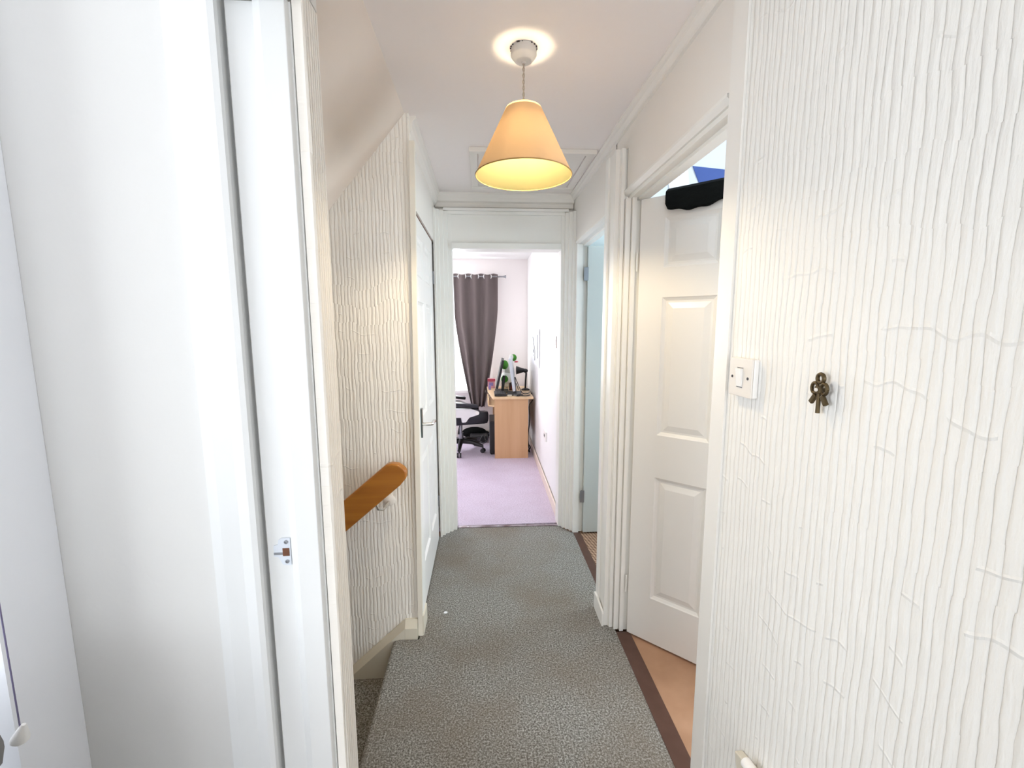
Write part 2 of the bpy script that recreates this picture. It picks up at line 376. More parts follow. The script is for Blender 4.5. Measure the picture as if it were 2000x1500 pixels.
# ------------------------------------------------------------------ ceilings
bm = BM(); box(bm, -2.35, .70, -2.3, .95, CZ, CZ+.1); box(bm, -.307, .70, .95, 1.98, CZ, CZ+.1); box(bm, -.40, .70, 1.98, 3.05, CZ, CZ+.1)
struct('ceiling', bm, CEIL, 'pinkish cream plastered ceiling of the landing', 'ceiling')
bm = BM(); box(bm, .70, 2.8, -2.3, 3.05, CZ+.02, CZ+.12)
struct('ceiling', bm, CEILB, 'bluish white ceiling of the rooms on the right', 'ceiling')
bm = BM(); box(bm, -1.9, .7, 3.05, 5.9, CZ-.02, CZ+.08)
struct('ceiling', bm, EMULW, 'white ceiling of the end bedroom', 'ceiling')
sl = 1.2
bm = BM(); prism(bm, [(-.307, CZ), (-2.3, CZ-sl*1.993), (-2.3, CZ-sl*1.993+.15), (-.307, CZ+.12)], .96, 1.99, 1)
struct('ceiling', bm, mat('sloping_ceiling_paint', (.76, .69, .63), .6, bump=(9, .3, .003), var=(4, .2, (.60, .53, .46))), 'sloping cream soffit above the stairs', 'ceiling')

# ------------------------------------------------------------------ walls
bm = BM(); box(bm, .60, .70, -2.2, 1.03, 0, CZ)
struct('wall_right', bm, COMB_R, 'white combed plaster wall with the light switch', 'wall')
bm = BM(); box(bm, HX, .70, 1.09, 1.92, 2.02, CZ); box(bm, HX, .70, 1.92, 2.09, 2.19, CZ); box(bm, HX, .70, 2.08, 3.05, 1.995, CZ)
struct('wall_right', bm, EMUL, 'plain cream wall above the two right-hand doorways', 'wall')
bm = BM(); box(bm, .70, 2.75, 1.97, 2.06, -.04, CZ+.02)
struct('wall_right', bm, mat('bluish_white_paint', (.66, .72, .78), .6), 'bluish white partition between the two right-hand rooms', 'wall')
bm = BM()   # stair wall with combed plaster, right edge slightly out of plumb
vs = [(-2.4, -2.2), (-.318, -2.2), (-.318, 0), (-.290, 2.20), (-.290, CZ), (-.307, CZ), (-2.4, CZ)]
prism(bm, vs, 1.94, 2.04, 1)
struct('wall_stair', bm, COMB_L, 'cream combed plaster wall behind the handrail', 'wall')
bm = BM(); box(bm, -.43, -.33, 2.04, 3.05, 0, CZ); box(bm, -.33, -.305, 2.04, 3.03, 1.99, CZ); box(bm, -.33, -.305, 1.95, 2.075, 0, CZ)
struct('wall_left', bm, EMUL, 'cream wall around the closed left-hand door', 'wall')
bm = BM(); box(bm, -1.9, -.215, 3.05, 3.10, 0, CZ); box(bm, .55, .70, 3.05, 3.10, 0, CZ); box(bm, -.215, .55, 3.05, 3.10, 2.2, CZ)
struct('wall_end', bm, EMUL, 'cream wall around the end doorway', 'wall')
# wall between landing and the room on the left: stub end, partition, return
bm = BM(); box(bm, -2.3, -.46, .915, .972, -2.2, CZ)
struct('wall_left', bm, PLAST, 'white plastered wall left of the door jamb', 'wall')
bm = BM(); box(bm, -2.3, -.875, .785, .9145, 0, CZ)
struct('wall_left', bm, mat('bluish_white_paintwork', (.93, .95, 1.0), .6, bump=(8, .25, .002)), 'white boxed-in corner at the far left', 'wall')
bm = BM(); box(bm, -.46, -.317, -2.2, .14, 0, CZ); box(bm, -.46, -.317, .14, .972, 2.06, CZ)
struct('wall_left', bm, PLAST, 'white wall beside the camera', 'wall')
bm = BM(); box(bm, -2.4, -2.3, .35, .95, 0, CZ); box(bm, -2.4, -2.3, -1.9, -.8, 0, CZ); box(bm, -2.4, -2.3, -.8, .35, 0, .85); box(bm, -2.4, -2.3, -.8, .35, 2.05, CZ); box(bm, -2.4, -1.85, -2.0, -1.9, 0, CZ); box(bm, -.85, -.46, -2.0, -1.9, 0, CZ); box(bm, -1.85, -.85, -2.0, -1.9, 0, .85); box(bm, -1.85, -.85, -2.0, -1.9, 2.05, CZ)
struct('wall_left', bm, EMULW, 'outer wall of the room on the left', 'wall')
bm = BM(); box(bm, -.46, -.28, -2.3, -2.2, 0, CZ); box(bm, .58, .8, -2.3, -2.2, 0, CZ); box(bm, -.28, .58, -2.3, -2.2, 0, .75); box(bm, -.28, .58, -2.3, -2.2, 2.15, CZ)
struct('wall_back', bm, EMULW, 'wall behind the camera', 'wall')
bm = BM(); box(bm, -2.4, -2.3, .96, 2.04, -2.2, CZ); box(bm, -2.3, -.43, .98, 2.0, -2.3, -2.2)
struct('wall_stair', bm, EMUL, 'end wall at the foot of the stairs', 'wall')
# right-hand rooms' outer walls
bm = BM(); box(bm, 2.7, 2.8, -2.3, -.1, 0, CZ+.02); box(bm, 2.7, 2.8, 1.3, 2.0, 0, CZ+.02); box(bm, 2.7, 2.8, -.1, 1.3, 0, .8); box(bm, 2.7, 2.8, -.1, 1.3, 2.1, CZ+.02); box(bm, .7, 2.7, -2.3, -2.2, 0, CZ+.02)
struct('wall_right', bm, EMULW, 'outer wall of the near right-hand room', 'wall')
bm = BM(); box(bm, 2.2, 2.3, 2.06, 2.2, 0, CZ+.02); box(bm, 2.2, 2.3, 2.8, 3.1, 0, CZ+.02); box(bm, 2.2, 2.3, 2.2, 2.8, 0, 1.0); box(bm, 2.2, 2.3, 2.2, 2.8, 2.0, CZ+.02); box(bm, .7, 2.2, 3.02, 3.1, 0, CZ+.02)
struct('wall_right', bm, mat('far_room_white', (.84, .88, .88), .6), 'outer wall of the far right-hand room', 'wall')
# end bedroom walls (window opening in the back wall)
WX0, WX1, WZ0, WZ1 = -1.35, .13, .62, 2.02
bm = BM(); box(bm, -1.9, WX0, 5.72, 5.82, 0, CZ); box(bm, WX1, .7, 5.72, 5.82, 0, CZ); box(bm, WX0, WX1, 5.72, 5.82, 0, WZ0); box(bm, WX0, WX1, 5.72, 5.82, WZ1, CZ)
struct('wall_end', bm, PINKW, 'pinkish white bedroom wall with the window', 'wall')
bm = BM(); prism(bm, [(.558, 3.10), (.585, 5.72), (.70, 5.72), (.70, 3.10)], 0, CZ)
struct('wall_end', bm, EMULW, 'white right-hand wall of the bedroom', 'wall')
bm = BM(); box(bm, -1.9, -1.8, 3.1, 5.72, 0, CZ)
struct('wall_end', bm, PINKW, 'left-hand wall of the bedroom', 'wall')

# ------------------------------------------------------------------ windows
def window(n, x0, x1, z0, z1, place, label):
    """frame bars, one mullion, two panes; place maps (u, depth, z) to world"""
    t = thing('window_%d' % n, label, 'window', place((x0+x1)/2, 0, z0), kind='structure')
    def b(u0, u1, d0, d1, a, c):
        bm = BM(); box(bm, u0, u1, d0, d1, a, c)
        for v in bm.verts: v.co = Vector(place(*v.co))
        return bm
    f = .05; xm = (x0+x1)/2
    for u0, u1, a, c in ((x0, x0+f, z0, z1), (x1-f, x1, z0, z1), (x0+f, x1-f, z0, z0+f), (x0+f, x1-f, z1-f, z1), (xm-f/2, xm+f/2, z0+f, z1-f)):
        obj('frame_bar', b(u0, u1, -.03, .03, a, c), PLASP, t)
    for u0, u1 in ((x0+f, xm-f/2), (xm+f/2, x1-f)):
        obj('pane', b(u0, u1, -.004, .004, z0+f, z1-f), GLASS, t)
    obj('sill', b(x0-.03, x1+.03, -.12, -.03, z0-.025, z0+.004), PLASP, t)
window(1, WX0, WX1, WZ0, WZ1, lambda u, d, z: (u, 5.77+d, z), 'white framed bedroom window behind the grey curtain')
window(2, -.28, .58, .75, 2.15, lambda u, d, z: (u, -2.25-d, z), 'window behind the camera')
window(3, -.8, .35, .85, 2.05, lambda u, d, z: (-2.35-d, u, z), 'window of the room on the left')
window(4, -.1, 1.3, .8, 2.1, lambda u, d, z: (2.75+d, u, z), 'window of the near right-hand room')
window(5, 2.2, 2.8, 1.0, 2.0, lambda u, d, z: (2.25+d, u, z), 'window of the far right-hand room')

window(6, -1.85, -.85, .85, 2.05, lambda u, d, z: (u, -1.95-d, z), 'added unseen window for fill light in the room on the left')  # unseen opening added to let the back fill light in

# ------------------------------------------------------------------ cornices, hatch
def cornice_profile(s, c=CZ):      # (offset from wall, z): stepped coving
    return [(0, c), (.034, c), (.034, c-.008), (.024, c-.014), (.022, c-.022), (.012, c-.032), (.010, c-.040), (0, c-.042)]
bm = BM(); prism(bm, [(HX-o, z) for o, z in cornice_profile(1)], -1.2, 3.02, 1)
struct('trim_4', bm, EMUL, 'moulded cornice along the right-hand wall', 'cornice')
bm = BM(); prism(bm, [(-.305+o*1.2, z-.0) for o, z in [(0, CZ), (.034, CZ), (.034, CZ-.01), (.024, CZ-.02), (.020, CZ-.05), (.010, CZ-.075), (0, CZ-.08)]], 1.96, 3.02, 1)
struct('trim_5', bm, EMUL, 'moulded cornice above the closed left-hand door', 'cornice')
bm = BM(); prism(bm, [(3.05-o, z) for o, z in [(0, CZ), (.06, CZ), (.06, CZ-.012), (.05, CZ-.03), (.046, CZ-.052), (.03, CZ-.060), (.026, CZ-.085), (.0, CZ-.09)]], -.30, .615, 0)
struct('trim_6', bm, EMUL, 'moulded cornice above the end doorway', 'cornice')

t = thing('loft_hatch', 'cream framed loft hatch in the ceiling behind the lampshade', 'hatch', (.26, 2.55, CZ))
hx0, hx1, hy0, hy1 = -.055, .575, 2.26, 2.88
for a in ((hx0, hx1, hy0, hy0+.03, .022), (hx0, hx1, hy1-.04, hy1, .014), (hx0, hx0+.04, hy0+.03, hy1-.04, .012), (hx1-.04, hx1, hy0+.03, hy1-.04, .012)):
    bm = BM(); box(bm, a[0], a[1], a[2], a[3], CZ-a[4], CZ, bev=.003); obj('frame_bar', bm, EMUL, t)
bm = BM(); box(bm, hx0+.045, hx1-.045, hy0+.036, hy1-.045, CZ-.006, CZ); obj('hatch_panel', bm, EMUL, t)

# ------------------------------------------------------------------ end doorway: storey-height frame
t = thing('door_1', 'white storey-height frame of the open end doorway', 'door frame', (.17, 3.0, 0), kind='structure')
L_ = [(-.305, 2.905), (-.292, 2.905), (-.290, 2.935), (-.272, 2.935), (-.270, 2.962), (-.248, 2.962), (-.246, 2.985), (-.222, 2.985), (-.220, 3.01), (-.196, 3.01), (-.196, 3.12), (-.305, 3.12), (-.305, 3.05)]
bm = BM(); prism(bm, [(-.3045, 2.905)]+L_[1:-3]+[(-.196, 3.049), (-.3045, 3.049)], 0, 2.19); box(bm, -.214, -.196, 3.049, 3.13, 0, 1.956)
obj('jamb', bm, GLOSS, t)
R2 = [(.534, 3.049), (.534, 3.01), (.556, 3.01), (.558, 2.985), (.578, 2.985), (.580, 2.962), (.600, 2.962), (.602, 2.938), (.619, 2.938), (.621, 2.905), (.66, 2.905), (.66, 2.925), (.69, 2.925), (.69, 3.015), (.66, 3.049)]
bm = BM(); prism(bm, R2, 0, 1.99); prism(bm, [p for p in R2[:9]]+[(.619, 3.049)], 1.99, 2.19); box(bm, .534, .549, 3.049, 3.13, 0, 1.956)
obj('jamb', bm, GLOSS, t)
bm = BM(); box(bm, -.196, .534, 2.995, 3.13, 1.956, 1.995); obj('head', bm, GLOSS, t, bevel=.003)
bm = BM(); box(bm, -.196, .534, 3.018, 3.05, 1.995, 2.175); obj('overpanel', bm, GLOSS, t)
bm = BM(); box(bm, -.222, .556, 3.0, 3.05, 2.175, 2.195); box(bm, -.246, .578, 2.985, 3.05, 2.195, 2.212); obj('top_moulding', bm, GLOSS, t, bevel=.002)

# ------------------------------------------------------------------ panelled doors
def leaf_mesh(bm, W_, H_, T_, panels, M):
    """moulded panel door; local x across, z up, front face at y=0 looking -y, back at y=T_"""
    us = sorted({0, W_, *[p[0] for p in panels], *[p[1] for p in panels]})
    zs = sorted({0, H_, *[p[2] for p in panels], *[p[3] for p in panels]})
    def quad(a): bm.faces.new([bm.verts.new(M @ Vector(v)) for v in a])
    for side in (0, 1):
        yb = T_ if side else 0; sg = -1 if side else 1
        for i in range(len(us)-1):
            for j in range(len(zs)-1):
                x0, x1, z0, z1 = us[i], us[i+1], zs[j], zs[j+1]
                if (x0, x1, z0, z1) in panels:
                    rings = []
                    for ins, dep in ((0, 0), (.004, .004), (.014, .010), (.022, .010), (.046, .003)):
                        rings.append([(x0+ins, yb+sg*dep, z0+ins), (x1-ins, yb+sg*dep, z0+ins), (x1-ins, yb+sg*dep, z1-ins), (x0+ins, yb+sg*dep, z1-ins)])
                    for a, b in zip(rings, rings[1:]):
                        for k in range(4): quad((a[k], a[(k+1) % 4], b[(k+1) % 4], b[k]))
                    quad(rings[-1])
                else: quad(((x0, yb, z0), (x1, yb, z0), (x1, yb, z1), (x0, yb, z1)))
    for a in (((0, 0, 0), (0, T_, 0), (0, T_, H_), (0, 0, H_)), ((W_, 0, 0), (W_, T_, 0), (W_, T_, H_), (W_, 0, H_)), ((0, 0, 0), (W_, 0, 0), (W_, T_, 0), (0, T_, 0)), ((0, 0, H_), (W_, 0, H_), (W_, T_, H_), (0, T_, H_))): quad(a)
    bmesh.ops.remove_doubles(bm, verts=bm.verts[:], dist=1e-5)
def six(W_):
    a = .105; m_ = .08; p = (W_-2*a-m_)/2
    return [(x0, x0+p, z0, z1) for x0 in (a, a+p+m_) for z0, z1 in ((.215, .785), (.975, 1.56), (1.68, 1.88))]
def frame_m(o, xd, yd):
    xd = Vector(xd).normalized(); yd = Vector(yd).normalized()
    return Matrix(((xd.x, yd.x, 0, o[0]), (xd.y, yd.y, 0, o[1]), (xd.z, yd.z, 1, o[2]), (0, 0, 0, 1)))

# near right-hand door, ajar into its room
hd = Vector((.894-.668, 1.66-1.877, 0)).normalized(); hn = Vector((-hd.y, hd.x, 0))
t = thing('door_2', 'white six-panel door standing ajar on the right, black cloth over its top', 'door', (.668, 1.877, 0), kind='structure')
ML = frame_m((.670, 1.879, .006), hd, hn)
bm = BM(); leaf_mesh(bm, .72, 1.966, .035, six(.72), ML); obj('leaf', bm, DOORM, t)
hinge_l = []
def hinge(parent, c, r=.006, h=.08, plate=None):
    k = BM(); tube(k, [(c[0], c[1], c[2]-h/2), (c[0], c[1], c[2]+h/2)], r, 8)
    if plate is not None:
        box(k, *plate, c[2]-h/2, c[2]+h/2)
    return obj('hinge', k, STEEL, parent)
hinge(t, (.660, 1.883, 1.72), .004, .08).data.materials[0] = GLOSS; hinge(t, (.660, 1.883, .25), .004, .08).data.materials[0] = GLOSS

# far right-hand door, standing open
t = thing('door_3', 'pale plain door standing open in the far right-hand doorway', 'door', (.69, 2.905, 0), kind='structure')
bm = BM(); box(bm, .690, 1.39, 2.890, 2.924, .008, 1.962, bev=.002); obj('leaf', bm, DOORG, t)
hinge(t, (.676, 2.892, 1.785), .006, .085, (.664, .694, 2.886, 2.889)); hinge(t, (.676, 2.892, .272), .006, .085, (.664, .694, 2.886, 2.889))

# closed left-hand door with lever handle
t = thing('door_4', 'closed white panelled door on the left with a chrome lever handle', 'door', (-.31, 2.1, 0), kind='structure')
bm = BM(); leaf_mesh(bm, .80, 1.966, .02, six(.80), frame_m((-.312, 2.078, .012), (0, 1, 0), (-1, 0, 0))); obj('leaf', bm, DOORM, t)
bm = BM(); box(bm, -.329, -.314, 2.06, 2.90, 1.982, 1.9895); obj('head_gap', bm, DARKH, t)
for hz in (1.755, .272): hinge(t, (-.308, 2.884, hz), .005, .08)
h = thing('door_handle', 'chrome lever handle on a long dark backplate', 'door handle', (-.31, 2.17, .98)); h.parent = t; h.matrix_parent_inverse = Matrix.Translation(-t.location)
for k in ('category',): del h[k]
bm = BM(); prism(bm, [(2.152, 1.045), (2.188, 1.045), (2.192, 1.0), (2.190, .955), (2.180, .925), (2.172, .895), (2.166, .925), (2.152, .955), (2.150, 1.0)], -.3115, -.303, 0)
BACKPL = obj('backplate', bm, mat('dark_chrome_backplate', (.10, .12, .12), .25, .9), t); bpy.data.objects.remove(h)
bm = BM(); tube(bm, [(-.305, 2.17, .966), (-.262, 2.17, .966), (-.256, 2.176, .966), (-.254, 2.20, .967), (-.254, 2.255, .962), (-.256, 2.275, .958)], [.008, .008, .009, .008, .0085, .011], 10)
obj('lever', bm, CHROME, BACKPL, smooth=True)

# ------------------------------------------------------------------ frames of the right-hand doorways
t = thing('trim_7', 'stepped white post between the two right-hand doorways', 'door post', (.62, 2.0, 0), kind='structure')
bm = BM(); prism(bm, [(.664, 2.085), (.572, 2.085), (.570, 2.035), (.578, 2.033), (.580, 1.965), (.5745, 1.963), (.5745, 1.938), (.5925, 1.938), (.5935, 1.932), (.596, 1.932), (.596, 1.922), (.6115, 1.922), (.6125, 1.932), (.70, 1.932), (.70, 2.055), (.664, 2.055)], 0, 2.19)
obj('tall_post', bm, GLOSS, t)
bm = BM(); prism(bm, [(.614, 1.931), (.614, 1.905), (.6345, 1.905), (.6355, 1.912), (.638, 1.912), (.638, 1.892), (.656, 1.892), (.657, 1.902), (.70, 1.902), (.70, 1.931)], 0, 1.985)
obj('door_lining', bm, GLOSS, t)
bm = BM(); prism(bm, [(2.083, 0), (2.083, .085), (2.03, .085), (1.935, .075), (1.930, .065), (1.930, 0)], .562, .5715, 0)
obj('plinth_block', bm, GLOSS, t)
# near post at the end of the combed wall
t = thing('trim_8', 'smooth white post beside the combed wall and the light switch', 'door post', (.6, 1.06, 0), kind='structure')
bm = BM(); prism(bm, [(.594, 1.031), (.594, 1.092), (.604, 1.094), (.606, 1.112), (.64, 1.114), (.64, 1.128), (.66, 1.128), (.66, 1.114), (.70, 1.112), (.70, 1.031)], 0, CZ)
obj('post', bm, mat('cream_white_post', (.80, .785, .75), .35, bump=(14, .25, .001)), t)
# heads over the right-hand doorways
bm = BM(); prism(bm, [(.608, 2.018), (.608, 2.010), (.622, 1.998), (.630, 1.998), (.632, 1.985), (.66, 1.985), (.66, 1.974), (.70, 1.974), (.70, 2.0195), (.62, 2.0195)], 1.128, 1.932, 1)
struct('trim_9', bm, GLOSS, 'white moulded head over the near right-hand doorway', 'door head')
bm = BM(); prism(bm, [(.608, 1.992), (.608, 1.984), (.622, 1.978), (.63, 1.975), (.66, 1.975), (.66, 1.965), (.70, 1.965), (.70, 1.994), (.62, 1.994)], 2.086, 2.904, 1)
struct('trim_10', bm, GLOSS, 'white moulded head over the far right-hand doorway', 'door head')

# corner post on the left
t = thing('trim_11', 'cream corner post beside the combed stair wall', 'door post', (-.30, 1.93, 0), kind='structure')
bm = BM()
for (xa, xb, z) in ((-.318, -.297, .0), (-.290, -.269, 2.20)):
    for x, y in ((xa, 1.925), (xb, 1.925), (xb, 1.95), (xa, 1.95)): bm.verts.new((x, y, z))
bm.verts.ensure_lookup_table(); v = bm.verts
for f in ((0, 1, 2, 3), (7, 6, 5, 4), (0, 4, 5, 1), (1, 5, 6, 2), (2, 6, 7, 3), (3, 7, 4, 0)): bm.faces.new([v[i] for i in f])
obj('corner_board', bm, mat('cream_gloss', (.80, .76, .67), .4, bump=(14, .3, .0015)), t)
bm = BM(); box(bm, -.303, -.290, 1.951, 2.05, 0, .085, bev=.003); box(bm, -.3035, -.2905, 1.926, 1.95, 0, .10, bev=.002)
obj('plinth_block', bm, CREAM, t)
bm = BM(); box(bm, -.304, -.298, 1.951, 2.07, .085, 2.0); obj('lining', bm, GLOSS, t)

# ------------------------------------------------------------------ foreground jamb with strike plate
t = thing('trim_12', 'large white stepped door jamb in the left foreground', 'door jamb', (-.38, .9, 0), kind='structure')
J = .90
bm = BM(); prism(bm, [(-.4545, J), (-.4045, J), (-.4035, J-.006), (-.390, J-.014), (-.387, J-.0155), (-.344, J-.016), (-.3425, J-.010), (-.3415, J-.002), (-.3385, J-.003), (-.3375, .971), (-.4545, .971)], 0, 2.03)
obj('lining', bm, GLOSSJ, t, bevel=.0015)
bm = BM(); prism(bm, [(-.3365, J-.002), (-.320, J-.002), (-.3165, J+.004), (-.3165, .972), (-.3365, .972)], 0, 2.055)
obj('plaster_edge', bm, combed('combed_edge_plaster', (.90, .87, .82), 1, pitch=.012, dist=.004, furrow_shade_amt=.1), t)
bm = BM(); prism(bm, [(-.565, .9145), (-.563, .897), (-.54, .892), (-.50, .888), (-.475, .880), (-.464, .882), (-.4615, .889), (-.4625, .9145)], 0, 2.10); obj('architrave', bm, GLOSSJ, t)
bm = BM(); box(bm, -.46, -.318, .14, J-.018, 2.036, 2.055); box(bm, -.402, -.36, .14, J-.02, 2.022, 2.036); obj('head', bm, GLOSSJ, t)
# strike plate
s = tag(obj('strike_plate', (lambda b: prism(b, [(-.414, .952), (-.4065, .952), (-.4065, 1.012), (-.424, 1.012), (-.430, 1.008), (-.432, .998), (-.441, .995), (-.441, .972), (-.432, .970), (-.428, .962), (-.424, .953)], J-.0035, J-.001, 1))(BM()), mat('white_steel_plate', (.66, .70, .76), .3, .45), t), 'white steel strike plate on the jamb')
bm = BM(); box(bm, -.4225, -.409, J-.0045, J-.0036, .973, .990); obj('latch_hole', bm, DARKH, s)
bm = BM(); box(bm, -.4405, -.4225, J-.0045, J-.0036, .9755, .9805); obj('latch_groove', bm, STEEL, s)
for zz in (1.0035, .9605):
    bm = BM(); lathe(bm, [(.0042, 0), (.0042, .0012), (.0018, .0016), (.0018, .0006), (0, .0006)], 14, Matrix.Translation((-.4145, J-.0036, zz)) @ Matrix.Rotation(PI/2, 4, 'X'))
    sc_ = obj('screw', bm, STEEL, s, smooth=True)

# ------------------------------------------------------------------ stair skirting, stairs, handrail
t = thing('baseboard_stair', 'cream skirting board that turns and slopes down the stair wall', 'skirting', (-.36, 1.92, 0), kind='structure')
bm = BM(); prism(bm, [(1.94, -.02), (1.94, .084), (1.932, .084), (1.906, .052), (1.906, -.02)], -.376, -.319, 0); obj('level_board', bm, CREAM, t)
k = .90
bm = BM()
def slp(x): return (x+.377)*k
sect = [(1.94, .084), (1.932, .084), (1.906, .052), (1.906, -.26), (1.94, -.26)]
A = [bm.verts.new((-.3765, y, z)) for y, z in sect[:3]]+[bm.verts.new((-.3765, y, -.26)) for y in (1.906, 1.94)]
B = [bm.verts.new((-2.2, y, z+slp(-2.2))) for y, z in sect]
for i in range(5): bm.faces.new((A[i], B[i], B[(i+1) % 5], A[(i+1) % 5]))
bm.faces.new(A); bm.faces.new(B[::-1]); obj('sloping_board', bm, CREAM, t)
t = thing('staircase', 'carpeted stairs going down to the left behind the door jamb', 'stairs', (-.43, 1.45, 0), kind='structure')
for i in range(1, 9):
    bm = BM(); x1 = -.412-(i-1)*.215; z = -.192*i
    box(bm, x1-.215, x1+.0, .974, 1.905, z-.19, z); tube(bm, [(x1-.215, .974, z-.016), (x1-.215, 1.905, z-.016)], .016, 8)
    obj('step', bm, CARP, t)
bm = BM(); box(bm, -.412, -.392, .974, 1.905, -.19, -.046); obj('top_riser', bm, CARP, t)

t = thing('handrail', 'varnished orange-brown wooden handrail on the cream combed wall', 'handrail', (-.32, 1.84, .83))
a = math.atan(.845)
xd = Vector((math.cos(a), 0, math.sin(a)))
MR = Matrix.Translation((-.349, 1.845, .862)) @ Matrix.Rotation(-a, 4, 'Y')
prof = [(.0, -.030), (.0, -.012), (-.006, .014), (-.024, .036), (-.045, .046), (-1.9, .046), (-1.9, -.060), (-.06, -.060), (-.018, -.052)]
bm = BM(); prism(bm, prof, -.020, .020, 1, MR); obj('rail', bm, RAILW, t, bevel=.007, smooth=True)
for d in (.20, 1.55):
    c = MR @ Vector((-d, 0, -.061)); p = (c.x, c.y, c.z)
    bm = BM(); tube(bm, [(p[0]-.004, p[1], p[2]+.004), (p[0]+.004, p[1]+.004, p[2]-.022), (p[0]+.018, p[1]+.03, p[2]-.036), (p[0]+.030, p[1]+.07, p[2]-.026), (p[0]+.034, 1.938, p[2]-.020)], [.006, .006, .0065, .006, .006], 10)
    b = obj('bracket', bm, CHROME, t, smooth=True)
    bm = BM(); lathe(bm, [(.0, 0), (.026, 0), (.026, .004), (.014, .010), (0, .010)], 20, Matrix.Translation((p[0]+.034, 1.9395, p[2]-.018)) @ Matrix.Rotation(PI/2, 4, 'X'), close=False)
    obj('wall_rose', bm, PLASW, b, smooth=True)

# ------------------------------------------------------------------ pendant lamp
LX, LY = .1385, 1.49
t = thing('pendant_lamp', 'pendant lamp with an orange cone shade lit from inside', 'lamp', (LX, LY, CZ))
T = Matrix.Translation((LX, LY, 0))
bm = BM(); lathe(bm, [(0, CZ-.001), (.0395, CZ-.001), (.0405, CZ-.022), (.038, CZ-.026), (.028, CZ-.038), (.024, CZ-.040), (.008, CZ-.041), (.007, CZ-.046), (0, CZ-.046)], 40, T, close=False)
rose = obj('ceiling_rose', bm, mat('grey_white_plastic', (.60, .58, .56), .4), t, smooth=True)
bm = BM()
for k in range(26):
    an = k/26*2*PI+random.uniform(-.1, .1)
    if random.random() < .75: ball(bm, (LX+.0405*math.cos(an), LY+.0405*math.sin(an), CZ-.0025), .0022, random.uniform(.6, 1.8), 1, .8, seg=6)
tag(obj('dust', bm, SPECK, rose), kind='stuff')
bm = BM(); p1 = []; p2 = []
for i in range(25):
    z = CZ-.044-(i/24)*.125; an = i*.9
    p1.append((LX+.0022*math.cos(an), LY+.0022*math.sin(an), z)); p2.append((LX-.0022*math.cos(an), LY-.0022*math.sin(an), z))
tube(bm, p1, .0019, 6); tube(bm, p2, .0019, 6); obj('flex', bm, mat('grey_flex', (.42, .36, .30), .5), t, smooth=True)
bm = BM(); lathe(bm, [(0, 2.152), (.005, 2.152), (.007, 2.135), (.012, 2.12), (.017, 2.10), (.019, 2.075), (0, 2.075)], 20, T, close=False); obj('lamp_holder', bm, PLASP, t, smooth=True)
ZR, RR, ZT, RT = 1.931, .155, 2.138, .054
bm = BM()
prof = []
for i in range(13):
    q = i/12; r = RR+(RT+.006-RR)*q; z = ZR+(ZT-.012-ZR)*q; prof.append((r, z))
prof += [(RT+.002, ZT-.004), (RT-.006, ZT)]
lathe(bm, prof, 64, T, close=False); shade = obj('lamp_shade', bm, SHADE, t, smooth=True)
bm = BM(); lathe(bm, [(r-.0012, z) for r, z in prof[:-2]], 64, T, close=False)
bm = bm; LIN = bpy.data.materials.new('pale_translucent_lining'); LIN.use_nodes = True; nt = LIN.node_tree; nt.nodes.clear()
out = nt.nodes.new('ShaderNodeOutputMaterial'); df = nt.nodes.new('ShaderNodeBsdfDiffuse'); tl = nt.nodes.new('ShaderNodeBsdfTranslucent'); mx = nt.nodes.new('ShaderNodeMixShader')
df.inputs[0].default_value = (.09, .10, .052, 1); tl.inputs[0].default_value = (.50, .44, .36, 1); mx.inputs[0].default_value = .5
nt.links.new(df.outputs[0], mx.inputs[1]); nt.links.new(tl.outputs[0], mx.inputs[2]); nt.links.new(mx.outputs[0], out.inputs[0])
obj('shade_lining', bm, LIN, shade, smooth=True)
bm = BM(); ring(bm, (LX, LY, ZR), RR, .0018, (0, 0, 1), 64, 6); obj('rim_wire', bm, mat('brown_rim', (.35, .20, .06), .6), shade, smooth=True)
bm = BM(); ring(bm, (LX, LY, ZT-.003), .021, .002, (0, 0, 1), 24, 6)
for k in range(3):
    an = k*2*PI/3+.4; tube(bm, [(LX+.02*math.cos(an), LY+.02*math.sin(an), ZT-.003), (LX+.046*math.cos(an), LY+.046*math.sin(an), ZT-.004)], .0015, 6)
obj('shade_spider', bm, PLASW, shade)
bm = BM(); ball(bm, (LX, LY, 2.063), .027, seg=16); lathe(bm, [(.012, 2.078), (.016, 2.06), (.022, 2.05)], 16, T, close=False)
obj('bulb', bm, BULBM, t, smooth=True)
pl = bpy.data.lights.new('bulb_light', 'POINT'); pl.energy = 12; pl.color = (1, .80, .53); pl.shadow_soft_size = .03
po = bpy.data.objects.new('bulb_light', pl); COL.objects.link(po); po.location = (LX, LY, 2.005)

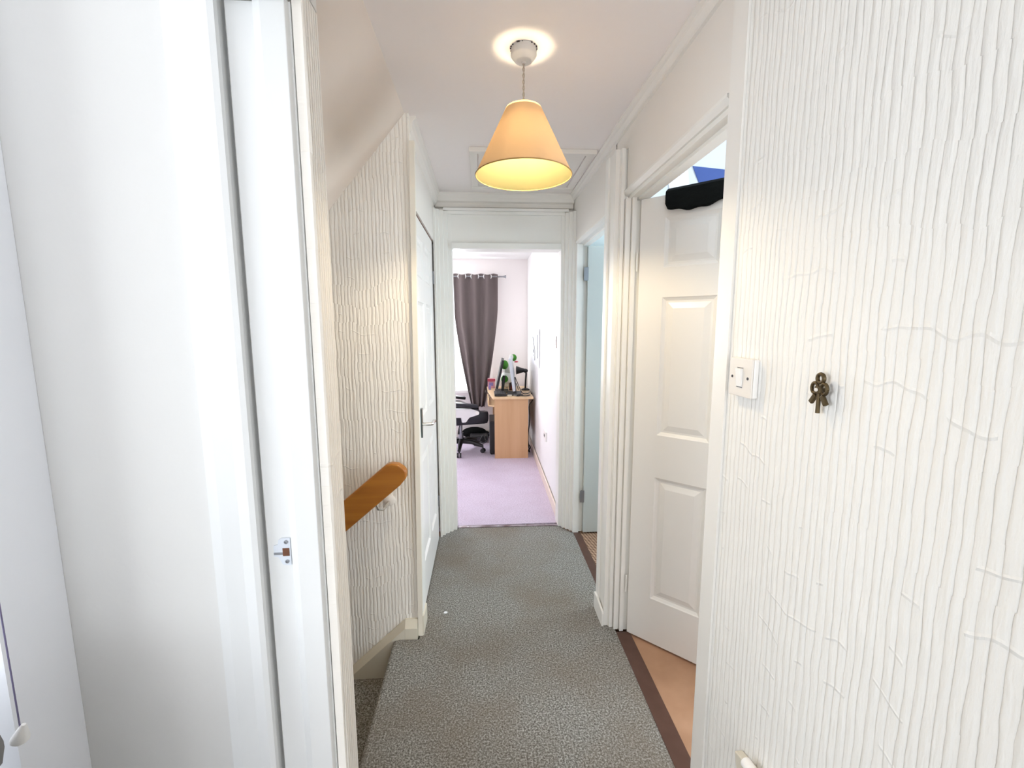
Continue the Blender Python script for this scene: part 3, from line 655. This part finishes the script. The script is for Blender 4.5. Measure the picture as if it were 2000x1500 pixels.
# ------------------------------------------------------------------ light switch on the right wall (plane x=.60)
t = thing('light_switch', 'cream white single rocker light switch on the combed wall', 'light switch', (.6, .97, 1.33))
sy, sz = .954, 1.333
bm = BM(); box(bm, .587, .5995, sy-.043, sy+.043, sz-.043, sz+.043, bev=.003); obj('back_box', bm, PLASP, t)
bm = BM(); box(bm, .5825, .5869, sy-.0435, sy+.0435, sz-.0435, sz+.0435, bev=.0022); pl_ = obj('face_plate', bm, PLASW, t)
bm = BM(); prism(bm, [(.5822, sz-.021), (.5800, sz-.020), (.5765, sz+.020), (.5822, sz+.021)], sy-.010, sy+.010, 1)
obj('rocker', bm, PLASP, t)
for dz in (-.0225, .0215):
    bm = BM(); box(bm, .5815, .5824, sy-.011, sy+.011, sz+dz, sz+dz+.0012); obj('rocker_gap', bm, GREYP, pl_)
for dy in (-.030, .030):
    bm = BM(); lathe(bm, [(.0032, 0), (.0032, .0012), (.001, .0016), (0, .0004)], 12, Matrix.Translation((.5824, sy+dy, sz)) @ Matrix.Rotation(-PI/2, 4, 'Y')); obj('screw', bm, GREYP, pl_)

# ------------------------------------------------------------------ key ornament
t = thing('key_ornament', 'small aged bronze key-shaped ornament on the right wall', 'ornament', (.588, .737, 1.34))
KX, KY, KZ = .588, .7245, 1.334
def ky(u, z): return (KX, KY-u, KZ+z)      # u to the right in the picture
bm = BM(); tube(bm, [ky(.001+0*i, z) for i, z in enumerate((-.002, -.022, -.0375))], [.0032, .0035, .0036], 10)
obj('shaft', bm, BRONZE, t, smooth=True)
bm = BM()
ring(bm, ky(.002, .024), .0075, .0034, (1, 0, 0), 20, 8)
for u in (-.0095, .0115):
    pts = [ky(u+.0072*math.cos(a_), .006+.0092*math.sin(a_)) for a_ in [i*2*PI/16 for i in range(16)]]
    tube(bm, pts+[pts[0]], .0031, 8, cap=False)
obj('bow', bm, BRONZE, t, smooth=True)
bm = BM(); box(bm, KX-.005, KX+.002, KY-.0065, KY+.0055, KZ-.003, KZ+.010, bev=.002); obj('centre_boss', bm, BRONZE, t)
bm = BM(); lathe(bm, [(0, .0), (.0034, 0), (.0031, .002), (0, .0028)], 12, Matrix.Translation((KX-.0052, KY-.0005, KZ+.0040)) @ Matrix.Rotation(-PI/2, 4, 'Y')); obj('screw', bm, PLASW, t, smooth=True)
for s_ in (-1, 1):
    bm = BM(); c = ky(s_*.0125+.001, -.0135)
    m_ = Matrix.Translation(c) @ Matrix.Rotation(-s_*.60, 4, 'X')
    box(bm, -.003, .003, -.0042, .0042, -.0095, .0095, m_, bev=.0016); obj('ribbon_tail', bm, BRONZE, t)
bm = BM(); tube(bm, [(.5915, KY, KZ+.003), (.5998, KY, KZ+.003)], .004, 8); obj('fixing_peg', bm, BRONZE, t)

# ------------------------------------------------------------------ low fitting at the bottom right
t = thing('wall_bracket', 'cream wedge bracket with a round white peg low on the right wall', 'bracket', (.59, .82, .45))
bm = BM(); prism(bm, [(.872, .462), (.74, .50), (.74, .40), (.852, .40)], .578, .5985, 0); obj('wedge', bm, CREAM, t, bevel=.003)
bm = BM(); tube(bm, [(.572, .822, .490), (.572, .818, .490), (.572, .70, .500)], [.008, .0125, .0125], 16); obj('peg', bm, PLASP, t, smooth=True)
bm = BM(); box(bm, .57, .599, .72, .74, .42, .505); obj('mount', bm, PLASP, t)

# ------------------------------------------------------------------ pull cord, bin
t = thing('light_pull_cord', 'mauve-grey light pull cord ending in a white bell knob', 'pull cord', (-.80, .726, .75))
bm = BM(); tube(bm, [(-.803, .727, CZ-.001), (-.802, .7265, 1.6), (-.8005, .726, .765)], .0012, 6); obj('cord', bm, CORDV, t)
bm = BM(); lathe(bm, [(0, .776), (.003, .775), (.006, .768), (.0095, .757), (.0125, .748), (.0125, .744), (.010, .741), (0, .741)], 20, Matrix.Translation((-.800, .726, 0)) @ Matrix.Translation((0, 0, .757)) @ Matrix.Rotation(.35, 4, 'Y') @ Matrix.Translation((0, 0, -.757)), close=False)
obj('knob', bm, PLASP, t, smooth=True)
bm = BM(); lathe(bm, [(0, CZ), (.035, CZ), (.033, CZ-.02), (.01, CZ-.028), (0, CZ-.028)], 20, Matrix.Translation((-.803, .727, 0)), close=False); obj('ceiling_housing', bm, PLASP, t, smooth=True)
b = thing('laundry_bin', 'dark grey round-edged bin cut off by the bottom left corner', 'bin', (-.98, .42, 0))
bm = BM(); box(bm, -1.08, -.734, .42, .645, 0, .78, bev=.02); obj('body', bm, GREYB, b, smooth=True)
bm = BM(); box(bm, -1.085, -.726, .415, .65, .78, .862, bev=.036); obj('lid', bm, GREYB, b, smooth=True)

# ------------------------------------------------------------------ paper scrap on the carpet
bm = BM(); prism(bm, [(-.214, 2.080), (-.203, 2.077), (-.193, 2.083), (-.196, 2.091), (-.208, 2.093)], .001, .004)
tag(obj('paper_scrap', bm, PAPER, bevel=.0008), 'tiny white scrap of paper lying on the grey carpet', 'scrap')

# ------------------------------------------------------------------ black cloth over the door top, things on the wall behind
t = thing('black_cloth', 'black cloth draped over the top of the ajar door', 'cloth', (.80, 1.75, 1.97))
bm = BM(); NU, NV = 28, 14
g = []
H0 = 1.972+.006
for i in range(NU+1):
    u = .108+.30*i/NU; row = []
    drop = .062+.020*math.sin(min(1, i/NU*1.3)*PI)+.003*math.sin(i*.9)-(.016 if i == 0 else 0)
    for j in range(NV+1):
        q = j/NV
        if q < .5:       # front hang
            zz = H0-drop*(1-q/.5); y = -.010-.0015*math.sin(u*40+q*5)-.006*(1-q/.5)
        elif q < .7:
            a_ = (q-.5)/.2; zz = H0+.014*math.sin(a_*PI); y = -.010+.055*a_
        else:
            a_ = (q-.7)/.3; zz = H0-.16*a_; y = .045+.006*math.sin(u*50)
        row.append(bm.verts.new(ML @ Vector((u, y, zz-.006))))
    g.append(row)
for i in range(NU):
    for j in range(NV): bm.faces.new((g[i][j], g[i+1][j], g[i+1][j+1], g[i][j+1]))
o = obj('draped_panel', bm, BLKCL, t, smooth=True); so = o.modifiers.new('thick', 'SOLIDIFY'); so.thickness = .006; so.offset = 1
bm = BM(); prism(bm, [(.925, 2.140), (1.10, 2.126), (1.10, 2.02), (.985, 2.03), (.96, 2.065), (.943, 2.10)], 1.966, 1.9695, 1)
tag(obj('blue_card', bm, BLUEC), 'blue sheet of card on the wall above the ajar door', 'card')
t = thing('drawing_on_paper', 'white sheet with small black and red doodles above the door', 'drawing', (.855, 1.966, 2.1))
bm = BM(); prism(bm, [(.800, 2.175), (.895, 2.185), (.915, 2.05), (.825, 2.035)], 1.9665, 1.9695, 1); obj('sheet', bm, PAPER, t)
bm = BM()
for x, z, w_, h_, r in ((.845, 2.150, .010, .003, .5), (.830, 2.136, .008, .003, .7), (.836, 2.118, .009, .006, -.6), (.852, 2.100, .005, .008, .2), (.846, 2.098, .007, .002, -.9), (.857, 2.108, .008, .002, 1), (.834, 2.100, .004, .003, 0)):
    box(bm, -w_, w_, -.0005, .0005, -h_, h_, Matrix.Translation((x, 1.9658, z)) @ Matrix.Rotation(r, 4, 'Y'))
obj('black_marks', bm, INK, t)
bm = BM(); box(bm, -.013, .013, -.0005, .0005, -.006, .006, Matrix.Translation((.872, 1.9658, 2.118)) @ Matrix.Rotation(.15, 4, 'Y')); obj('red_mark', bm, REDI, t)

# ------------------------------------------------------------------ bedroom
bm = BM(); prism(bm, [(.552, 3.14), (.579, 5.7), (.566, 5.7), (.539, 3.14)], 0, .085)
struct('baseboard_right', bm, mat('pinkish_skirting', (.80, .68, .60), .5), 'pinkish skirting board along the bedroom wall', 'skirting', bevel=.004)
bm = BM(); box(bm, -1.8, .565, 5.70, 5.719, 0, .085)
struct('baseboard_end', bm, PLASW, 'skirting board under the bedroom window', 'skirting')

t = thing('curtain', 'long grey-brown eyelet curtain beside the bedroom window', 'curtain', (-.07, 5.50, 2.06))
CY = 5.625
bm = BM(); NU, NV = 90, 34; g = []
for j in range(NV+1):
    q = j/NV; z = 2.093-q*1.68
    # right and left edges draw together downwards
    xr = .200-.012*q-.170*max(0, (q-.25)/.75)**1.35
    xl = -.355+.03*q+.175*max(0, (q-.30)/.7)**1.3
    row = []
    for i in range(NU+1):
        s_ = i/NU; x = xl+(xr-xl)*s_
        amp = .030*(1-.3*q)
        y = CY+amp*math.sin(s_*2*PI*3.5+.4)+.012*math.sin(s_*31+q*6)*q
        zz = z+(.010*math.sin(s_*2*PI*3.5+.4) if j == 0 else 0)
        row.append(bm.verts.new((x, y, zz)))
    g.append(row)
for j in range(NV):
    for i in range(NU): bm.faces.new((g[j][i], g[j][i+1], g[j+1][i+1], g[j+1][i]))
o = obj('cloth', bm, CURT, t, smooth=True); so = o.modifiers.new('thick', 'SOLIDIFY'); so.thickness = .003
for k in range(7):
    s_ = (k*.5+.25-.4/(2*PI)*0)/3.5
    s_ = (k*PI-.4)/(2*PI*3.5)
    if not 0 < s_ < 1: continue
    x = -.355+.555*s_; bm = BM(); ring(bm, (x, CY, 2.063), .021, .006, (1, .45*(-1)**k, 0), 20, 8)
    obj('eyelet', bm, PLASP, t, smooth=True)
t = thing('curtain_rod', 'thin dark metal curtain rod with a flared finial', 'curtain rod', (-.5, CY, 2.063))
bm = BM(); tube(bm, [(-1.6, CY, 2.063), (.270, CY, 2.063)], .008, 10); obj('rod', bm, STEEL, t, smooth=True)
bm = BM(); lathe(bm, [(0, 0), (.010, 0), (.011, .012), (.020, .030), (.022, .036), (0, .036)], 16, Matrix.Translation((.266, CY, 2.063)) @ Matrix.Rotation(PI/2, 4, 'Y'), close=False); obj('finial', bm, STEEL, t, smooth=True)
for x in (.215, -1.5):
    bm = BM(); tube(bm, [(x, CY, 2.063), (x, 5.719, 2.063)], .006, 8); obj('rod_bracket', bm, STEEL, t)

# desk
t = thing('computer_desk', 'beech laminate computer desk against the bedroom wall', 'desk', (.3, 5.0, 0))
DZ = .685
bm = BM(); prism(bm, [(.104, 4.675), (.545, 4.675), (.553, 5.575), (.052, 5.575), (.056, 5.2)], DZ-.022, DZ); obj('desktop', bm, BEECHT, t, bevel=.002)
bm = BM(); box(bm, .122, .490, 4.70, 4.718, .0, DZ-.022); obj('side_panel', bm, BEECH, t)
bm = BM(); box(bm, .122, .490, 5.545, 5.563, .0, DZ-.022); obj('side_panel', bm, BEECH, t)
bm = BM(); box(bm, .455, .470, 4.718, 5.545, .30, DZ-.022); obj('back_panel', bm, BEECH, t)
bm = BM(); prism(bm, [(.082, 4.76), (.055, 4.80), (.050, 5.0), (.055, 5.35), (.40, 5.35), (.40, 4.74), (.12, 4.74)], DZ-.115, DZ-.10); box(bm, .052, .066, 4.80, 5.34, DZ-.12, DZ-.06); obj('keyboard_tray', bm, BEECHT, t, bevel=.002)
# seen end-on: pale rolled edge under the desktop
t2 = thing('pc_tower', 'black computer tower standing under the desk', 'computer', (.2, 5.0, 0))
bm = BM(); box(bm, .070, .235, 4.84, 5.25, .012, .385, bev=.008); obj('case', bm, BLACKP, t2)
bm = BM(); box(bm, .0675, .0700, 4.86, 4.98, .05, .36); obj('front_trim', bm, STEEL, t2)
for sx in (.09, .21):
    for yy in (4.87, 5.22):
        bm = BM(); tube(bm, [(sx, yy, 0), (sx, yy, .013)], .012, 8); obj('foot', bm, BLACKP, t2)
# left monitor, black, turned edge-on
def monitor(name, label, foot, top, T_, W_, H_, tilt, m, mb, ang):
    t = thing(name, label, 'monitor', foot)
    M = Matrix.Translation(foot) @ Matrix.Rotation(ang, 4, 'Z')
    bm = BM(); box(bm, -.06, .10, -.13, .13, 0, .012, M, bev=.004); obj('base', bm, mb, t)
    bm = BM(); box(bm, .012, .045, -.028, .028, .012, .19, M @ Matrix.Rotation(tilt*.5, 4, 'Y'), bev=.004); obj('neck', bm, mb, t)
    MP = M @ Matrix.Translation((.0, 0, top)) @ Matrix.Rotation(tilt, 4, 'Y')
    bm = BM(); box(bm, -T_/2, T_/2, -W_/2, W_/2, -H_/2, H_/2, MP, bev=.006); obj('bezel', bm, m, t)
    bm = BM(); box(bm, -T_/2-.001, -T_/2, -W_/2+.02, W_/2-.02, -H_/2+.02, H_/2-.02, MP); obj('screen', bm, mat('dark_screen', (.01, .02, .02), .55), t)
    return t
monitor('monitor', 'black flat monitor seen edge-on, nearer the window', (.200, 5.14, DZ), .22, .030, .42, .33, .22, BLACKP, BLACKP, -.04)
monitor('monitor', 'silver-backed monitor seen edge-on beside the desk lamp', (.335, 4.93, DZ), .235, .030, .40, .36, -.13, SILV, GREYP, -.10)
t = thing('keyboard', 'black keyboard lying on the near end of the desk', 'keyboard', (.22, 4.85, DZ))
bm = BM(); box(bm, .125, .258, 4.74, 5.0, DZ+.003, DZ+.026, bev=.004); kb = obj('case', bm, BLACKP, t)
for r0 in range(4):
    bm = BM()
    for c0 in range(12): box(bm, .14+r0*.027, .161+r0*.027, 4.75+c0*.0203, 4.767+c0*.0203, DZ+.026, DZ+.031)
    obj('key_row', bm, GREYP, t)
# soft toys (plain green and white)
t = thing('soft_toy', 'plain green and white plush toy behind the monitors', 'soft toy', (.29, 5.340, DZ))
bm = BM(); ball(bm, (0.2913, 5.470, DZ+.10), .095, .85, 1, 1.05); obj('body', bm, WPLUSH, t, smooth=True)
bm = BM(); ball(bm, (.268, 5.385, DZ+.115), .045, 1, .6, 1); obj('green_patch', bm, GREEN, t, smooth=True)
bm = BM(); ball(bm, (.268, 5.405, DZ+.29), .05, .95, .8, 1.15); obj('green_patch', bm, GREEN, t, smooth=True)
bm = BM(); ball(bm, (0.3066, 5.470, DZ+.25), .075, .95, .9, 1.1); obj('neck', bm, WPLUSH, t, smooth=True)
bm = BM(); ball(bm, (0.3802, 5.430, DZ+.375), .042, 1, .9, 1.05); obj('head', bm, GREEN, t, smooth=True)
bm = BM(); ball(bm, (0.3526, 5.400, DZ+.385), .030, .9, .8, 1.2); obj('muzzle', bm, WPLUSH, t, smooth=True)
bm = BM(); ball(bm, (0.4139, 5.420, DZ+.325), .016, 1.6, .8, .6); obj('red_tag', bm, REDP, t, smooth=True)
# desk lamp
t = thing('desk_lamp', 'black desk lamp with a bell head by the bedroom wall', 'lamp', (0.520, 5.190, DZ))
bm = BM(); lathe(bm, [(0, 0), (.05, 0), (.05, .010), (.03, .02), (.008, .026), (0, .026)], 24, Matrix.Translation((0.510, 5.220, DZ)), close=False); obj('base', bm, BLACKP, t, smooth=True)
bm = BM(); tube(bm, [(0.510, 5.220, DZ+.02), (0.513, 5.220, DZ+.12), (0.518, 5.210, DZ+.20), (0.505, 5.200, DZ+.238)], .011, 10); obj('stem', bm, BLACKP, t, smooth=True)
bm = BM(); ball(bm, (0.507, 5.195, DZ+.235), .028, 1.1, .9, .9); obj('joint', bm, BLACKP, t, smooth=True)
bm = BM(); lathe(bm, [(.02, 0), (.026, .02), (.034, .05), (.05, .095), (.052, .10), (.048, .095), (.03, .045)], 24, Matrix.Translation((0.498, 5.195, DZ+.24)) @ Matrix.Rotation(-PI/2-.28+.55-.25, 4, 'Y'), close=False); obj('lamp_head', bm, BLACKP, t, smooth=True)
# clutter at the window end
t = thing('stationery_box', 'pink and red open box of odds and ends at the window end of the desk', 'box', (.11, 5.45, DZ))
bm = BM(); box(bm, .060, .148, 5.40, 5.50, DZ, DZ+.115, bev=.004); obj('body', bm, PINKP, t)
bm = BM(); box(bm, .056, .152, 5.394, 5.399, DZ+.085, DZ+.118); obj('red_band', bm, REDP, t)
bm = BM(); box(bm, .076, .126, 5.395, 5.3995, DZ+.03, DZ+.07); obj('blue_label', bm, PURP, t)
t = thing('small_carton', 'little violet carton beside the pink box', 'box', (.045, 5.30, DZ))
bm = BM(); box(bm, .068, .096, 5.27, 5.31, DZ, DZ+.045, bev=.002); obj('body', bm, PURP, t)
t = thing('mug', 'brown ceramic mug behind the black monitor stand', 'mug', (.235, 5.12, DZ))
bm = BM(); lathe(bm, [(0, 0), (.032, 0), (.035, .04), (.034, .085), (.030, .085), (.030, .01), (0, .01)], 20, Matrix.Translation((.345, 5.24, DZ)), close=False); obj('cup', bm, mat('brown_glaze', (.25, .10, .05), .3), t, smooth=True)
bm = BM(); ring(bm, (.345, 5.203, DZ+.045), .022, .005, (1, 0, 0), 16, 6); obj('handle', bm, REDP, t, smooth=True)
t = thing('note_pad', 'pale note pad by the keyboard', 'note pad', (.29, 4.80, DZ))
bm = BM(); box(bm, .27, .315, 4.76, 4.80, DZ+.001, DZ+.010); obj('pad', bm, CREAM, t)
# cables
def cable(name, pts, r, label, m=BLACKP):
    P = [Vector(p) for p in pts]; out_ = []
    for i in range(len(P)-1):
        p0, p1, p2, p3 = P[max(i-1, 0)], P[i], P[i+1], P[min(i+2, len(P)-1)]
        for s_ in range(6):
            q = s_/6; out_.append(.5*((2*p1)+(-p0+p2)*q+(2*p0-5*p1+4*p2-p3)*q*q+(-p0+3*p1-3*p2+p3)*q**3))
    out_.append(P[-1]); bm = BM(); tube(bm, out_, r, 6)
    return tag(obj(name, bm, m, smooth=True), label, 'cable', 'cables around the computer desk')
cable('cable', [(.36, 4.88, DZ+.20), (.40, 4.87, DZ+.10), (.44, 4.86, DZ+.02), (.50, 4.86, DZ+.012), (.53, 4.95, DZ+.012)], .004, 'black cable looping down from the silver monitor')
cable('cable', [(.34, 4.775, DZ+.008), (.38, 4.72, DZ+.008), (.44, 4.78, DZ+.010), (.41, 4.79, DZ+.012), (.37, 4.745, DZ+.014), (.46, 4.71, DZ+.010), (.52, 4.77, DZ+.008)], .005, 'black cable coiled flat on the desk edge')
cable('cable', [(.31, 5.16, DZ+.01), (.335, 5.17, DZ+.10), (.36, 5.16, DZ+.02), (.39, 5.17, DZ+.09), (.42, 5.16, DZ+.012)], .005, 'black cable tangled between the monitors')
cable('cable', [(.545, 4.90, DZ+.01), (.556, 4.86, DZ-.06), (.512, 4.80, DZ-.12), (.515, 4.78, .42), (.50, 4.80, .20), (.52, 4.82, .03)], .006, 'black cable hanging behind the desk end')
cable('cable', [(.505, 4.80, .13), (.53, 4.83, .08), (.512, 4.86, .04), (.53, 4.90, .012), (.50, 4.95, .012)], .006, 'black cable heaped on the carpet behind the desk')
cable('cable', [(.03, 5.30, .05), (.00, 5.36, .10), (-.04, 5.33, .04), (.0, 5.28, .02), (.045, 5.25, .07), (.058, 5.22, .16)], .008, 'thick black cable curled beside the computer tower')

t = thing('speaker_box', 'low black box lying on the carpet beside the tower', 'box', (-.05, 5.15, 0))
bm = BM(); box(bm, -.17, .045, 5.38, 5.54, .001, .085, bev=.01); obj('case', bm, BLACKP, t)
bm = BM(); lathe(bm, [(0, 0), (.028, 0), (.022, .004), (0, .002)], 16, Matrix.Translation((-.06, 5.3795, .045)) @ Matrix.Rotation(PI/2, 4, 'X')); obj('cone', bm, GREYP, t)

# gaming chair facing the desk (+X)
CX, CYc = -.262, 5.03
t = thing('gaming_chair', 'black and white swivel office chair half hidden by the doorway', 'chair', (CX, CYc, 0)); t.rotation_euler.z = .26
for k in range(5):
    an = -PI/2-.30+k*2*PI/5; ex, ey = CX+.27*math.cos(an), CYc+.27*math.sin(an)
    bm = BM(); tube(bm, [(CX, CYc, .125), (CX+.14*math.cos(an), CYc+.14*math.sin(an), .115), (ex, ey, .078)], [.034, .026, .018], 10); leg = obj('leg', bm, BLACKP, t, smooth=True)
    bm = BM(); tube(bm, [(ex, ey, .08), (ex, ey, .05)], .008, 8)
    for s_ in (-1, 1):
        dx, dy = -math.sin(an)*.014*s_, math.cos(an)*.014*s_
        tube(bm, [(ex+dx*.5, ey+dy*.5, .0265), (ex+dx*1.7, ey+dy*1.7, .0265)], .026, 14)
    obj('castor', bm, BLACKP, leg, smooth=True)
bm = BM(); tube(bm, [(CX, CYc, .11), (CX, CYc, .22), (CX, CYc, .222), (CX, CYc, .335)], [.030, .030, .018, .018], 16); obj('gas_lift', bm, STEEL, t, smooth=True)
bm = BM(); box(bm, CX-.10, CX+.10, CYc-.09, CYc+.09, .325, .352, bev=.006); tube(bm, [(CX-.02, CYc-.06, .335), (CX-.06, CYc-.18, .315), (CX-.07, CYc-.20, .25)], [.006, .006, .012], 8); obj('mechanism', bm, BLACKP, t)
bm = BM(); box(bm, CX-.25, CX+.27, CYc-.25, CYc+.25, .352, .455, bev=.045); obj('seat', bm, BLACKL, t, smooth=True)
for s_ in (-1, 1):
    bm = BM(); box(bm, CX-.20, CX+.27, CYc+s_*.22-.05, CYc+s_*.22+.05, .375, .505, bev=.04); obj('seat_bolster', bm, BLACKL, t, smooth=True)
for s_ in (-1, 1):
    y_ = CYc+s_*.30
    bm = BM(); box(bm, -.17, .145, -.045, .045, -.018, .018, Matrix.Translation((CX-.02, y_, .598)) @ Matrix.Rotation(.16, 4, 'Y'), bev=.014); arm = obj('armrest', bm, BLACKL, t, smooth=True)
    bm = BM(); prism(bm, [(CX-.20, .57), (CX+.05, .552), (CX+.12, .525), (CX+.135, .500), (CX+.12, .478), (CX+.03, .455), (CX-.01, .405), (CX-.05, .405), (CX-.06, .46), (CX-.20, .47)], y_-.018, y_+.018, 1); obj('arm_bracket', bm, WHITEL, arm, bevel=.006)
    bm = BM(); tube(bm, [(CX+.118, y_-.024, .503), (CX+.118, y_+.024, .503)], .021, 16); obj('arm_pivot', bm, PLASP, arm, smooth=True)
    bm = BM(); box(bm, CX-.05, CX+.02, min(y_, CYc+s_*.1), max(y_, CYc+s_*.1), .395, .412); obj('arm_stay', bm, BLACKP, arm)
MB_ = Matrix.Translation((CX-.15, CYc, .46)) @ Matrix.Rotation(-.30, 4, 'Y')
bm = BM(); box(bm, -.05, .045, -.24, .24, .0, .82, MB_, bev=.035); back = obj('backrest', bm, BLACKL, t, smooth=True)
for s_ in (-1, 1):
    bm = BM(); box(bm, -.02, .085, s_*.215-.045, s_*.215+.045, .12, .66, MB_, bev=.035); obj('backrest_wing', bm, WHITEL, back, smooth=True)
    bm = BM(); tube(bm, [tuple(MB_ @ Vector((.078, s_*.258, z))) for z in (.14, .3, .5, .64)], .006, 6); obj('piping', bm, BLACKL, back)

# grey cloth bag / bundle behind the chair seat
t = thing('dark_bundle', 'dark folded clothes lying by the curtain behind the chair', 'clothes', (-.07, 5.36, 0))
bm = BM(); ball(bm, (-.12, 5.61, .075), .11, 1.5, .65, .68); ball(bm, (-.0, 5.61, .05), .08, 1.1, .8, .6); obj('fold', bm, BLKCL, t, smooth=True)

# wall things in the bedroom
t = thing('bedroom_switch', 'grey-edged light switch just inside the end doorway', 'light switch', (.556, 3.30, 1.33))
bm = BM(); box(bm, .546, .5595, 3.235, 3.322, 1.285, 1.372, bev=.003); obj('plate', bm, mat('grey_plate', (.52, .47, .46), .4), t)
bm = BM(); box(bm, .543, .5465, 3.268, 3.29, 1.31, 1.35); obj('rocker', bm, PLASP, t)
t = thing('wall_socket', 'white wall socket low on the bedroom wall', 'socket', (.562, 3.85, .45))
bm = BM(); box(bm, .553, .5655, 3.80, 3.94, .42, .505, bev=.003); obj('plate', bm, PLASP, t)
bm = BM(); box(bm, .551, .5535, 3.85, 3.865, .45, .475); box(bm, .551, .5535, 3.885, 3.90, .45, .475); obj('pins', bm, GREYP, t)
t = thing('wall_picture', 'sheet of white paper with thin dark scribbles above the desk', 'drawing', (.57, 4.6, 1.25))
bm = BM(); box(bm, .564, .567, 4.36, 4.98, 1.03, 1.42); obj('sheet', bm, PAPER, t)
bm = BM()
tube(bm, [(.5625, 4.90, 1.33), (.5625, 4.82, 1.26), (.5625, 4.70, 1.16), (.5625, 4.72, 1.08)], .003, 5); obj('ink_line', bm, INK, t); bm = BM(); tube(bm, [(.5625, 4.48, 1.36), (.5625, 4.49, 1.22), (.5625, 4.47, 1.12)], .0035, 5)
obj('ink_line', bm, INK, t)
for z_, r0 in ((1.175, .022), (1.13, .012)):
    bm = BM(); ball(bm, (.5625, 4.84, z_), r0, .1, 1.2, 1, seg=10); obj('ink_blot', bm, INK, t)
